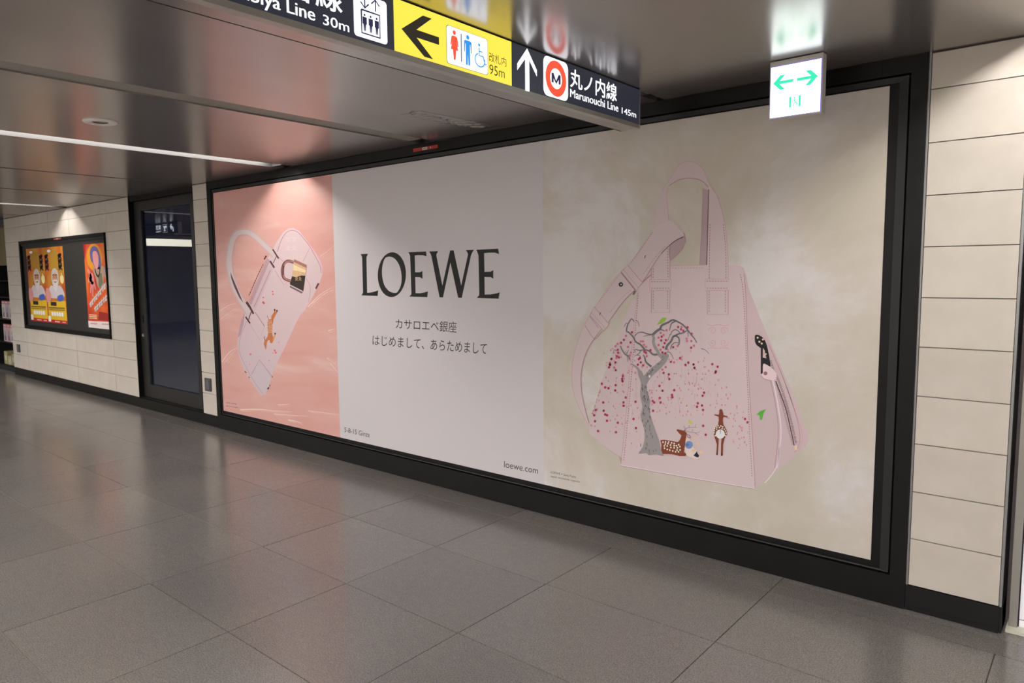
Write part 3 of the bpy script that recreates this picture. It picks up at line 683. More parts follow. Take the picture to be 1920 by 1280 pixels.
# tree
BARK = pin(118, 114, 114); BARKD = pin(84, 83, 88); MARK = pin(38, 36, 38)
A = Art(wmap(creamp)).at(1060, 560, .28129)
A.poly([(485,485),(505,560),(500,640),(515,720),(503,780),(525,860),(530,930),(515,990),(490,1030),(540,1027),(560,1041),(610,1036),(657,1045),(640,1000),(620,930),(595,860),(572,790),(560,740),(567,680),(546,620),(545,570),(580,515),(640,460),(682,405),(690,370),(650,362),(640,410),(590,460),(555,510),(530,522),(510,480)], BARK, 14, 3)
for i in range(58):
    v = random.random(); y = 560+v*450; c = 525+12*math.sin(v*5)+v*v*48; hw = 18+v*v*42
    x = c+random.uniform(-hw, hw); A.line([(x, y), (x+random.uniform(-4, 6), y+random.uniform(10, 28))], 3.4, MARK, 15, 0, 1.2)
A.at(1130, 580, .10938)
for P, a, b in (([(690,1230),(640,1120),(620,1030),(560,970),(490,930)],60,22),([(720,1200),(850,1060),(980,950),(1050,880),(1090,800)],110,85),([(1080,800),(1040,830),(970,760),(950,720),(900,640),(875,560),(880,480),(855,440)],60,40),
    ([(855,440),(930,370),(990,330),(1020,270),(1130,220),(1200,180),(1260,195),(1370,255),(1450,335),(1520,430),(1580,500),(1615,570)],44,14),([(855,430),(760,415),(690,390),(610,400),(550,460)],22,12),([(970,340),(1040,355),(1070,375)],22,12),
    ([(1260,195),(1190,235),(1165,290),(1150,360)],26,12),([(960,765),(870,770),(800,710),(720,690),(640,700),(560,680)],36,14),([(720,680),(650,600),(570,550),(530,470),(450,390),(415,375),(420,310),(440,250),(480,180),(510,160),(545,210)],30,14),
    ([(440,250),(410,235),(370,295)],13,9),([(570,180),(610,210),(635,290)],13,8),([(840,980),(750,900),(725,820),(700,770)],38,12),([(1090,690),(1110,620),(1180,540),(1210,470),(1250,450),(1310,490),(1315,580),(1300,620)],42,18),([(1210,470),(1300,420),(1380,400),(1450,360)],32,18),
    ([(1170,440),(1190,380),(1250,345),(1310,375),(1320,400)],13,16),([(1160,420),(1140,480),(1110,540)],10,8),([(1170,680),(1190,610),(1240,570),(1300,570)],16,14),([(1100,730),(1150,730),(1190,780),(1205,825)],14,8),([(660,700),(630,750),(550,800)],14,10),([(600,780),(635,790),(650,810)],12,8),
    ([(310,620),(330,680),(390,770),(440,790),(470,855)],18,16),([(410,770),(450,690)],12,8),([(425,790),(435,900)],12,6),([(245,715),(205,690),(180,760)],12,6),([(1465,360),(1470,470)],14,8),([(1690,670),(1760,690),(1830,760)],12,7),([(545,690),(560,720),(535,740)],12,8),([(855,430),(700,460)],12,8)):
    A.line(P, a, BARKD if a < 60 else BARK, 14 if a < 60 else 15, 4, b)
for i in range(30):
    t = random.random(); x, y = 720+t*350+random.uniform(-25, 25), 1190-t*380+random.uniform(-20, 20)
    A.line([(x, y), (x+random.uniform(-8, 25), y-random.uniform(10, 40))], 7, MARK, 16, 0, 3)
A.dot(808, 1145, 17, pin(200,185,188), 16, 22)
A.at(1060, 560, .28129)
A.build('printed_tree', None, tallbag)
# blossom
A = Art(wmap(creamp)); CR = pin(134, 42, 72); CR2 = pin(158, 92, 106); FA = pin(158, 112, 122); FB = pin(164, 130, 118)
A.at(1130, 580, .10938)
for x, y in [(1100,355),(1000,400),(1050,437),(1018,465),(965,483),(1010,530),(1090,525),(1068,575),(965,608),(1045,645),(1000,690),(1030,735),(1080,750),(1300,300),(1360,300),(1350,340),(1390,365),(1460,305),(1530,415),(1445,500),(1450,540),(1525,540),(1570,620),(1522,655),(1335,830),(1175,895),(1230,905),(1475,905),(1430,955),(1565,940),(1580,995),(1085,985),(1030,1030),(1050,1085),(1140,1110),(1148,1190),(1215,645),(1290,625),(660,545),(695,545),(715,605),(750,640),(825,695),(720,720),(745,740),(760,800),(645,830),(625,850),(660,905),(700,955),(608,945),(508,390),(405,450),(370,520),(485,563),(440,640),(320,570),(490,740),(470,785),(265,690),(270,740),(250,800),(240,830),(155,850),(130,915),(130,940),(115,990),(205,995),(230,1040),(352,1120),(340,1185),(347,1230),(285,820),(225,630),(260,590),(225,905)]:
    A.dot(x, y, 20, CR if random.random() < .6 else CR2, 17, 22, 8)
A.at(1060, 560, .28129)
for x, y in [(385,515),(382,545),(338,575),(335,610),(268,590),(290,595),(255,690),(258,745),(268,770),(280,775),(280,812),(195,775),(200,815),(220,880),(340,888),(352,825),(390,690),(405,657),(390,712),(470,685),(457,800),(473,860),(585,680),(595,690),(587,745),(630,580),(650,612),(632,660),(637,690),(728,608),(713,640),(716,655),(927,625),(917,645),(885,695),(880,718),(913,710),(920,740),(921,845),(938,905),(982,435),(1017,452),(1005,483),(1003,490),(1200,800),(1216,822),(803,440),(822,425),(857,437),(863,460),(205,740),(245,565),(300,440),(310,400)]:
    A.dot(x, y, 8, CR, 17, 9, 8)
for i in range(330):
    x = random.uniform(170, 1220); top = 330 if x < 880 else 330+(x-880)*1.3
    y = random.uniform(top, 1000)
    if x < 250: y = max(y, 560+(250-x)*3)
    if x < 360 and y > 900: continue
    if y > 820 and 500 < x < 1100: continue
    A.dot(x, y, random.uniform(3, 6), FA if random.random() < .6 else FB, 13, random.uniform(5, 9), 6)
for i in range(70):
    x = random.uniform(440, 1000); y = random.uniform(440, 740); A.line([(x, y), (x+random.uniform(-4, 4), y+random.uniform(18, 50))], 2.0, pin(146,122,128), 13, 0, .8)
A.build('printed_blossom', None, tallbag)
# birds and deer
A = Art(wmap(creamp)).at(1060, 560, .28129)
A.poly([(613,172),(640,135),(655,125),(676,128),(664,152),(640,166)], pin(112,146,52), 17); A.build('printed_bird', None, tallbag)
A = Art(wmap(creamp)).at(1060, 560, .28129); A.poly([(1278,770),(1298,750),(1340,733),(1322,762),(1312,806),(1300,804),(1297,776)], pin(70,142,52), 17); A.build('printed_bird', None, tallbag)
A = Art(wmap(creamp)).at(1180, 740, .11721); A.poly([(945,420),(960,403),(985,410),(1000,440),(1022,468),(965,462)], pin(166,156,66), 17)
A.build('printed_bird', None, tallbag)
DEER = pin(100, 50, 34); DEERD = pin(78, 42, 40)
A = Art(wmap(creamp)).at(1180, 740, .11721)
A.poly([(500,722),(560,715),(650,730),(780,752),(812,720),(840,650),(800,610),(758,562),(775,547),(890,575),(925,610),(910,680),(893,830),(880,910),(917,945),(905,977),(810,977),(760,962),(680,947),(540,942),(515,880),(520,800)], DEER, 16)
for i, (x, y) in enumerate([(543,755),(585,752),(635,752),(682,765),(722,775),(580,785),(622,778),(665,800),(722,810),(758,812),(795,795),(565,815),(612,815),(670,840),(722,845),(775,845),(815,825),(568,850),(612,870),(652,882),(700,895),(768,880),(818,878),(745,908),(792,908)]): A.dot(x, y, 13, CREAMI, 17, 15, 8)
ANT = pin(134, 116, 124)
for P in ([(900,575),(910,540),(960,520),(1050,515),(1062,470)],[(905,540),(880,500)],[(960,518),(962,478)],[(1050,515),(1090,520)],[(905,575),(960,590),(1050,605),(1110,600),(1140,575)],[(1050,605),(1110,645)],[(1010,580),(1020,545)],[(890,570),(895,530),(870,495)]): A.line(P, 12, ANT, 16, 4, 6)
A.line([(920,630),(965,645),(985,685),(955,680),(925,650)], 8, DEERD, 17, 3)
A.line([(880,575),(900,560)], 10, DEERD, 17, 0)
A.poly([(885,845),(905,700),(960,690),(1030,840),(1120,950),(1132,1010),(1060,1030),(960,990),(915,950)], pin(182,164,156), 15)
A.dot(958, 798, 62, pin(88,112,150), 16, 62, 16); A.dot(935, 798, 24, pin(66,92,136), 17)
A.poly([(1030,965),(1065,930),(1085,900),(1095,930),(1122,965),(1110,998),(1070,990)], pin(28,28,38), 16)
for x, y in ((1055,690),(1105,780),(1030,890),(1150,915)): A.dot(x, y, 30, pin(182,154,124), 16, 22)
A.build('printed_stag', None, tallbag)
A = Art(wmap(creamp)).at(1180, 740, .11721)
A.poly([(1450,235),(1468,222),(1490,235),(1507,290),(1510,320),(1580,343),(1575,355),(1512,352),(1500,400),(1510,470),(1560,560),(1572,620),(1530,690),(1505,790),(1500,962),(1468,965),(1472,780),(1480,690),(1460,700),(1435,690),(1432,780),(1422,942),(1395,940),(1405,790),(1370,680),(1348,600),(1370,530),(1425,470),(1438,390),(1432,348),(1370,325),(1375,310),(1435,316)], DEER, 16)
A.dot(1460, 625, 74, pin(196,186,188), 17, 74, 18); A.line([(1463,560),(1466,620)], 9, DEERD, 18, 0, 4)
for x, y in ((1425,490),(1470,495),(1405,515),(1445,520),(1500,508),(1370,535),(1402,545),(1490,538),(1525,545),(1365,570),(1360,605),(1380,650),(1545,575),(1555,610),(1540,650)): A.dot(x, y, 11, CREAMI, 17, 13, 8)
for y in range(940, 960, 12): A.dot(1408, y-4, 14, DEERD, 17); A.dot(1484, y+8, 15, DEERD, 17)
A.build('printed_deer', None, tallbag)
A = Art(wmap(creamp)).at(380, 760, .40625)
A.text('LOEWE × Suna Fujita', [(1607,302),(1723,324),(1722,338),(1606,315)], INKG, 1); A.text('japan exclusive capsule', [(1606,320),(1741,347),(1740,359),(1606,332)], INKG, 1)
A.build('caption_lettering', None, creamp)
# soft pale cloud patches of the backdrop
A = Art(wmap(creamp)).at(1340, 460, .39054)

# ================================================================== STICKERS AND COVERS
RED = mat('red_sticker', rgb(150, 45, 38, 1.6), .45)
def sticker(x0, x1, z0, z1, y, label):
    b = MB(); b.box(x0, x1, y-.0008, y, z0, z1); o = tag(b.build('sticker', RED), label, 'sticker', None)
    A = Art(lambda x, z, L: Vector((x, y-.0009-.0002*L, z))); w = x1-x0; WHI = mat('white_ink', (.75, .74, .72), .5); GRN = mat('dull_ink', (.25, .25, .24), .5)
    A.rrect(x0+.38*w, x0+.58*w, z0+.003, z1-.003, .001, WHI, 1); A.line([(x0+.42*w, (z0+z1)/2), (x0+.54*w, (z0+z1)/2)], .005, GRN, 2, 0); A.dot(x0+.71*w, (z0+z1)/2, .005, WHI, 1)
    A.build('print', None, o); return o
sticker(-4.02, -3.76, 2.497, 2.521, -.0122, 'red strip sticker with a white label on the head of the black poster frame')

def cover(x0, x1, z0, z1, label):
    t = empty('outlet_cover', ((x0+x1)/2, 0, z0), label, 'outlet cover')
    b = MB(); b.cbox(x0, x1, -.018, -.0007, z0, z1, .008); cp_ = b.build('cover_plate', mat('grey_cover', (.095, .092, .095), .4), t)
    b = MB(); w = (x1-x0); b.cbox(x0+.28*w, x1-.14*w, -.024, -.017, z0+.02, z1-.02, .004); b.build('flap', mat('grey_flap', (.15, .145, .15), .4), t)
cover(-7.382, -7.258, .374, .515, 'grey outlet cover on the narrow tiled pier between door and poster')
cover(-13.66, -13.53, .385, .515, 'grey outlet cover low on the tiled wall below the notice board')

# ================================================================== NOTICE BOARD
nb = empty('notice_board', ((NB0+NB1)/2, 0, NZ0), 'black recessed notice board in the tiled wall holding three posters', 'notice board')
BY = .012
b = MB(); b.box(NB0+.02, NB1-.02, BY, .0175, NZ0+.02, NZ1-.02); b.build('back_panel', mat('charcoal_board', (.030, .029, .027), .5), nb)
for nm, q in (('frame_rail', (NB0, NB1, NZ1-.042, NZ1)), ('frame_rail', (NB0, NB1, NZ0, NZ0+.055)), ('frame_post', (NB0, NB0+.055, NZ0+.055, NZ1-.042)), ('frame_post', (NB1-.012, NB1, NZ0+.055, NZ1-.042))):
    b = MB(); b.box(q[0]+.001, q[1]-.001, -.022, .016, q[2]+.001, q[3]-.001); b.build(nm, BLACK, nb)
b = MB(); b.box(NB0+.055, NB1-.012, -.010, .012, NZ1-.075, NZ1-.043); b.build('clamp_rail', BLACKLITE, nb)
sticker(-11.60, -11.30, NZ1-.032, NZ1-.012, -.0222, 'tiny red sticker on the top rail of the notice board')
def board_poster(x0, x1, z0, z1, m, label, group=None):
    b = MB(); b.box(x0, x1, BY-.003, BY-.0004, z0, z1); return tag(b.build('poster', m), label, 'poster', group)
INK = 1.35
def umap(x0, x1, z0, z1): return lambda u, v, L: Vector((x0+(x1-x0)*u, BY-.003-.0004*L, z1-(z1-z0)*v))
YEL = noise_mat('yellow_orange_print', [(.38, rgb(186, 78, 30, 1.2)), (.5, rgb(198, 112, 34, 1.2)), (.62, rgb(196, 146, 40, 1.15))], 3.2, 4, rough=.45)
ORG = noise_mat('orange_red_print', [(.35, rgb(180, 42, 24, 1.4)), (.55, rgb(212, 90, 32, 1.4)), (.7, rgb(222, 130, 42, 1.3))], 2.4, 4, rough=.45)
def yellow_poster(x0, x1, label):
    o = board_poster(x0, x1, .925, 2.035, YEL, label)
    A = Art(umap(x0, x1, .925, 2.035))
    A.poly([(.25,.05),(.75,.05),(.72,.3),(.28,.3)], pin(168,128,44), 1); A.dot(.28, .05, .1, pin(235,230,220), 2, .02)
    for cx in (.12, .82):
        for k in range(3):
            y = .12+k*.07; A.line([(cx-.09,y),(cx+.1,y-.015)], .035, NIGHT, 2, 0); A.line([(cx,y-.035),(cx+.01,y+.04)], .03, NIGHT, 2, 0); A.line([(cx,y),(cx-.09,y+.045)], .028, NIGHT, 2, 0); A.line([(cx+.01,y),(cx+.1,y+.045)], .028, NIGHT, 2, 0)
    A.poly([(.33,.44),(.33,.37),(.38,.31),(.47,.28),(.57,.28),(.66,.31),(.71,.37),(.71,.44),(.66,.5),(.58,.54),(.46,.54),(.38,.5)], pin(184,176,170), 4, 3)
    A.dot(.52, .41, .135, pin(186,132,100), 5, .065, 16); A.line([(.40,.37),(.45,.362),(.50,.372)], .014, pin(60,50,48), 6, 3); A.line([(.54,.372),(.59,.362),(.64,.37)], .014, pin(60,50,48), 6, 3)
    A.dot(.455, .393, .016, NIGHT, 6, .008); A.dot(.585, .393, .016, NIGHT, 6, .008); A.line([(.41,.448),(.47,.432),(.52,.44),(.57,.432),(.63,.448)], .022, pin(200,192,186), 6, 4); A.poly([(.40,.45),(.52,.47),(.64,.45),(.60,.54),(.52,.58),(.44,.54)], pin(200,194,190), 6, 3); A.line([(.48,.462),(.56,.462)], .008, pin(130,60,54), 7, 0)
    A.poly([(.3,.5),(.5,.53),(.7,.5),(.88,.55),(.9,.66),(.1,.66),(.14,.56)], pin(190,182,186), 2, 3); A.dot(.87, .42, .1, pin(225,205,150), 3, .06); A.line([(.86,.34),(.86,.38)], .05, pin(220,200,140), 3, 0)
    A.poly([(0,.55),(.15,.55),(.25,.62),(.2,.7),(.0,.72)], pin(205,140,140), 4, 3); A.poly([(.6,.64),(.85,.62),(.9,.68),(.7,.71),(.58,.69)], pin(70,90,170), 5, 3)
    A.poly([(.05,.72),(.98,.70),(.98,.955),(.05,.955)], pin(205,170,40), 1)
    A.line([(.2,.745),(.5,.745)], .05, NIGHT, 5, 0); A.line([(.08,.80),(.92,.795)], .02, pin(120,95,40), 5, 0); A.line([(.08,.825),(.92,.82)], .012, pin(120,95,40), 5, 0)
    for k in range(5): A.rrect(.2+.13*k, .31+.13*k, .85, .905, .02, pin(228,222,214), 5)
    A.poly([(0,.955),(1,.955),(1,1),(0,1)], pin(176,38,36), 2); A.rrect(.02, .16, .91, .985, .01, pin(228,222,214), 6); A.line([(.36,.977),(.62,.977)], .018, pin(225,160,150), 5, 0); A.line([(.74,.977),(.92,.977)], .014, pin(225,160,150), 5, 0)
    A.build('print', None, o)
yellow_poster(-12.93, -12.152, 'yellow poster with a white bust, at the board end toward the shop rack')
yellow_poster(-12.150, -11.372, 'yellow poster with a white bust, beside the bare part of the board')
x0, x1, z0, z1 = -10.59, -9.822, .918, 2.030
o = board_poster(x0, x1, z0, z1, ORG, 'orange-red poster of a reaching figure with slanted white writing, nearest the door')
A = Art(umap(x0, x1, z0, z1))
A.dot(.45, .16, .34, pin(226,150,44), 1, .16, 24); A.poly([(0,.0),(.1,.0),(.06,.12),(0,.2)], pin(170,30,40), 2)
A.poly([(.3,.2),(.27,.1),(.36,.04),(.5,.03),(.62,.06),(.7,.14),(.72,.26),(.62,.3),(.45,.28),(.36,.22)], pin(96,92,150), 3, 3)
A.poly([(.4,.1),(.55,.09),(.63,.15),(.62,.24),(.54,.3),(.46,.28),(.39,.2)], pin(222,150,150), 4, 3)
A.poly([(.34,.28),(.5,.3),(.72,.26),(.95,.3),(.98,.4),(.9,.42),(.8,.38),(.78,.48),(.6,.52),(.52,.5),(.45,.4)], pin(178,150,130), 3, 2); A.line([(.45,.29),(.5,.36),(.6,.38),(.68,.28)], .03, NIGHT, 5); A.poly([(.86,.26),(.98,.28),(.98,.42),(.9,.42)], pin(120,90,120), 4)
A.poly([(.58,.36),(.72,.34),(.76,.46),(.62,.52),(.56,.5)], pin(120,118,92), 4)
for P in ([(.28,.42),(.2,.34),(.1,.31)],[(.28,.42),(.18,.42),(.1,.45)],[(.3,.44),(.24,.5),(.18,.58)],[(.33,.45),(.3,.54),(.27,.62)],[(.36,.44),(.4,.5),(.42,.54)]): A.line(P, .075, pin(226,140,140), 5, 4, .04)
A.dot(.28, .41, .12, pin(226,140,140), 5, .07)
for (ax, ay), (bx, by), n_ in (((.1,.74),(.95,.46),9),((.3,.79),(.98,.60),7)):
    for k in range(n_):
        t = (k+.5)/n_; cx, cy_ = ax+(bx-ax)*t, ay+(by-ay)*t
        A.line([(cx-.04,cy_-.005),(cx+.045,cy_-.03)], .022, pin(236,226,216), 7, 0); A.line([(cx+.005,cy_-.045),(cx-.01,cy_+.03)], .02, pin(236,226,216), 7, 0); A.line([(cx+.02,cy_-.005),(cx+.045,cy_+.02)], .018, pin(236,226,216), 7, 0)
        if k % 2: A.line([(cx-.04,cy_+.02),(cx,cy_+.025),(cx+.03,cy_+.01)], .018, pin(236,226,216), 7, 0)
A.poly([(.5,.8),(.62,.8),(.98,.82),(.98,.9),(.45,.9)], pin(150,40,36), 2); A.line([(.06,.845),(.4,.845)], .012, pin(236,190,150), 6, 0); A.line([(.06,.865),(.4,.865)], .012, pin(236,190,150), 6, 0); A.line([(.06,.885),(.4,.885)], .012, pin(236,190,150), 6, 0)
A.poly([(0,.92),(1,.91),(1,1),(0,1)], pin(214,204,200), 6); A.line([(.1,.95),(.4,.946)], .02, pin(190,140,140), 7, 0); A.line([(.6,.944),(.9,.94)], .016, pin(190,160,150), 7, 0)
A.build('print', None, o)

# ================================================================== HANGING SIGN
SXF, SXB, SZB, SZT, SYE, SYS = -1.945, -2.055, 2.347, ZC-.001, -.312, -3.25
sg = empty('hanging_sign', ((SXF+SXB)/2, (SYE+SYS)/2, SZB), 'long lit direction sign across the ceiling with a yellow toilet panel', 'sign')
b = MB(); b.box(SXB, SXF-.006, SYS, SYE, SZB+.022, SZT); b.build('housing', SIGNGREY, sg)
b = MB(); b.box(SXF-.034, SXF+.001, SYS, SYE, SZB, SZB+.021); b.build('bottom_rail', ALU, sg)
b = MB(); b.box(SXB+.003, SXF-.0345, SYS, SYE, SZB+.001, SZB+.021); b.build('soffit_plate', CEIL, sg)
b = MB(); b.box(SXB-.002, SXB+.0028, SYS, SYE, SZB+.0005, SZB+.021); b.build('rear_edge', DARK, sg)
b = MB(); b.box(SXB, SXF+.003, SYE, SYE+.006, SZB, SZT); b.build('end_cap', ALU, sg)
b = MB(); b.box(SXF-.006, SXF+.002, SYS, SYE, SZT-.004, SZT); b.build('top_rail', DARK, sg)
def lamp_mat(name, col, s, base=(.02, .02, .02)): return mat(name, base, .3, emit=col, estr=s)
L_BLACK = lamp_mat('sign_dark_film', (.021, .023, .036), 1.0); L_YEL = lamp_mat('sign_yellow_film', (1.0, .78, .07), 1.05); L_WHITE = lamp_mat('sign_white_film', (.92, .94, 1.0), 1.45)
L_RED = lamp_mat('sign_red_film', (.95, .09, .04), 1.0); L_BLUE = lamp_mat('sign_blue_film', (.03, .30, .85), 1.0); L_INK = lamp_mat('sign_black_ink', (.015, .012, .006), 1.0); L_NAVY = lamp_mat('sign_navy_ink', (.02, .02, .06), 1.0)
def smap(y, z, L): return Vector((SXF+.0012+.0004*L, y, z))
zb, zt = SZB+.021, SZT-.004
for y0, y1, m_ in ((SYS, -1.98, L_BLACK), (-1.979, -1.35, L_YEL), (-1.349, SYE, L_BLACK)):
    b = MB(); b.box(SXF-.006, SXF+.001, y0, y1, zb, zt); b.build('face_panel', m_, sg)
A = Art(smap)      # yellow panel
A.poly([(-1.946,2.449),(-1.843,2.520),(-1.800,2.520),(-1.876,2.463),(-1.765,2.463),(-1.765,2.436),(-1.876,2.436),(-1.797,2.378),(-1.840,2.378)], L_INK, 1)
A.build('direction_arrow', None, sg); A = Art(smap)
A.rrect(-1.727, -1.497, 2.380, 2.519, .012, L_INK, 1); A.rrect(-1.725, -1.499, 2.3815, 2.5175, .012, L_WHITE, 2)
wx = -1.685
A.dot(wx, 2.499, .0085, L_RED, 3, n=16); A.poly([(wx-.009,2.487),(wx+.009,2.487),(wx+.016,2.482),(wx+.022,2.452),(wx+.017,2.450),(wx+.011,2.468),(wx+.020,2.436),(wx+.009,2.436),(wx+.005,2.400),(wx-.005,2.400),(wx-.009,2.436),(wx-.020,2.436),(wx-.011,2.468),(wx-.017,2.450),(wx-.022,2.452),(wx-.016,2.482)], L_RED, 3)
A.line([(-1.648,2.504),(-1.648,2.400)], .005, L_NAVY, 3, 0)
wx = -1.612
A.dot(wx, 2.499, .0085, L_BLUE, 3, n=16); A.poly([(wx-.016,2.487),(wx+.016,2.487),(wx+.021,2.482),(wx+.021,2.444),(wx+.016,2.442),(wx+.014,2.474),(wx+.012,2.474),(wx+.012,2.396),(wx+.002,2.396),(wx,2.438),(wx-.002,2.396),(wx-.012,2.396),(wx-.012,2.474),(wx-.014,2.474),(wx-.016,2.442),(wx-.021,2.444),(wx-.021,2.482)], L_BLUE, 3)
wx = -1.548
A.dot(wx, 2.486, .006, L_BLUE, 3); A.line([(wx,2.476),(wx,2.446),(wx+.022,2.446),(wx+.034,2.418),(wx+.042,2.42)], .006, L_BLUE, 3, 0); A.line([(wx,2.462),(wx+.018,2.462)], .005, L_BLUE, 3, 0)
A.line([(wx+.028*math.cos(math.radians(a))+.004, 2.429+.025*math.sin(math.radians(a))) for a in range(110, 385, 15)], .005, L_BLUE, 3, 0)
A.build('toilet_pictogram', None, sg); A = Art(smap)
A.rtext('改札内', -1.490, -1.384, 2.437, 2.473, L_INK, 1, -.004); A.rtext('95m', -1.488, -1.395, 2.389, 2.427, L_INK, 1, -.004)
A.build('distance_lettering', None, sg)
A = Art(smap)      # Marunouchi
A.poly([(-1.248,2.541),(-1.314,2.466),(-1.314,2.438),(-1.262,2.495),(-1.262,2.366),(-1.234,2.366),(-1.234,2.495),(-1.182,2.438),(-1.182,2.466)], L_WHITE, 1)
A.build('direction_arrow', None, sg); A = Art(smap)
A.rrect(-1.136, -.952, 2.372, 2.541, .03, L_WHITE, 1)
ring_o = [(-1.044+.077*math.cos(w), 2.4565+.077*math.sin(w)) for w in [2*math.pi*i/40 for i in range(40)]]; ring_i = [(-1.044+.044*math.cos(w), 2.4565+.044*math.sin(w)) for w in [2*math.pi*i/40 for i in range(40)]]
A.poly(ring_o, L_RED, 2, holes=[ring_i]); A.line([(-1.070,2.436),(-1.070,2.477)], .015, L_NAVY, 3, 0); A.line([(-1.018,2.436),(-1.018,2.477)], .015, L_NAVY, 3, 0); A.line([(-1.070,2.475),(-1.044,2.440),(-1.018,2.475)], .014, L_NAVY, 3, 0)
A.build('line_roundel', None, sg); A = Art(smap)
A.rtext('丸ノ内線', -.936, -.535, 2.442, 2.527, L_WHITE, 1, .012); A.btext('Marunouchi Line', -.935, -.521, 2.398, 2.434, L_WHITE, 1, .0008); A.btext('145m', -.487, -.346, 2.396, 2.426, L_WHITE, 1, .0005)
A.build('line_lettering', None, sg)
A = Art(smap)      # Hibiya
A.rrect(-2.151, -2.011, 2.379, 2.519, .012, L_WHITE, 1)
A.line([(-2.12,2.468),(-2.043,2.468),(-2.043,2.394),(-2.12,2.394)], .006, L_NAVY, 2, 0, closed=True)
for k in range(3):
    wx = -2.107+.0255*k; A.dot(wx, 2.4535, .004, L_NAVY, 2); A.poly([(wx-.009,2.447),(wx+.009,2.447),(wx+.009,2.424),(wx+.006,2.424),(wx+.004,2.402),(wx+.0005,2.402),(wx,2.424),(wx-.0005,2.402),(wx-.004,2.402),(wx-.006,2.424),(wx-.009,2.424)], L_NAVY, 2)
A.line([(-2.105,2.514),(-2.105,2.478)], .005, L_NAVY, 2, 0); A.line([(-2.122,2.492),(-2.105,2.476),(-2.088,2.492)], .005, L_NAVY, 2, 0)
A.line([(-2.06,2.476),(-2.06,2.512)], .005, L_NAVY, 2, 0); A.line([(-2.077,2.497),(-2.06,2.513),(-2.043,2.497)], .005, L_NAVY, 2, 0)
A.build('lift_pictogram', None, sg); A = Art(smap)
A.btext('Hibiya Line', -2.574, -2.301, 2.372, 2.423, L_WHITE, 1, .0010); A.btext('30m', -2.271, -2.171, 2.382, 2.413, L_WHITE, 1, .0005)
A.rtext('日比谷線', -2.60, -2.195, 2.431, 2.521, L_WHITE, 1, .012)
A.build('line_lettering', None, sg); A = Art(smap)
A.rrect(-2.79, -2.615, 2.372, 2.541, .03, L_WHITE, 1)
ring_o = [(-2.702+.077*math.cos(w), 2.4565+.077*math.sin(w)) for w in [2*math.pi*i/40 for i in range(40)]]; ring_i = [(-2.702+.044*math.cos(w), 2.4565+.044*math.sin(w)) for w in [2*math.pi*i/40 for i in range(40)]]
A.poly(ring_o, lamp_mat('sign_grey_film', (.35, .36, .38), 1.0), 2, holes=[ring_i]); A.btext('H', -2.725, -2.68, 2.436, 2.479, L_NAVY, 3)
A.build('line_roundel', None, sg)

# ================================================================== EXIT SIGN
EX0, EX1, EY0, EY1, EZ0, EZ1 = -1.253, -1.020, -.336, -.287, 2.290, ZC-.003
ex = empty('exit_sign', ((EX0+EX1)/2, (EY0+EY1)/2, EZ0), 'small square lit exit sign with green arrows hung before the cream poster', 'sign')
b = MB(); b.cbox(EX0, EX1, EY0+.002, EY1, EZ0, EZ1, .003); b.build('sign_case', mat('exit_case_grey', (.66, .64, .58), .45), ex)
b = MB(); b.box(EX0+.02, EX1-.02, EY0+.005, EY1-.005, EZ1, ZC); b.build('ceiling_mount', DARK, ex)
b = MB(); b.box(EX0+.006, EX1-.007, EY0-.001, EY0+.004, EZ0+.006, EZ1-.026); b.build('lit_face', lamp_mat('exit_white_face', (.90, 1.0, .97), 2.4), ex)
b = MB(); b.box(EX0+.004, EX1-.004, EY0-.0004, EY0+.003, EZ0+.004, EZ1-.022); b.build('face_edge', lamp_mat('exit_face_edge', (.28, .22, .75), .8), ex)
GRN = lamp_mat('exit_green', (.035, .86, .48), 1.0)
A = Art(lambda x, z, L: Vector((x, EY0-.0012-.0004*L, z)))
for s_, ox in ((1, -1.236), (-1, -1.039)):
    A.poly([(ox+s_*a, 2.448+c) for a, c in ((0,0),(.032,.032),(.054,.032),(.030,.0068),(.090,.0068),(.090,-.0068),(.030,-.0068),(.054,-.032),(.032,-.032))], GRN, 1)
A.line([(-1.157,2.378),(-1.157,2.330)], .009, GRN, 1, 0); A.line([(-1.115,2.378),(-1.115,2.330)], .009, GRN, 1, 0); A.line([(-1.157,2.377),(-1.115,2.377)], .002, GRN, 1, 0)
A.dot(-1.138, 2.370, .0035, GRN, 1); A.line([(-1.140,2.364),(-1.134,2.352),(-1.140,2.343),(-1.143,2.333)], .004, GRN, 1, 0); A.line([(-1.134,2.352),(-1.127,2.345),(-1.122,2.345)], .004, GRN, 1, 0); A.line([(-1.146,2.356),(-1.139,2.362),(-1.129,2.357)], .003, GRN, 1, 0)
A.build('arrow_print', None, ex)

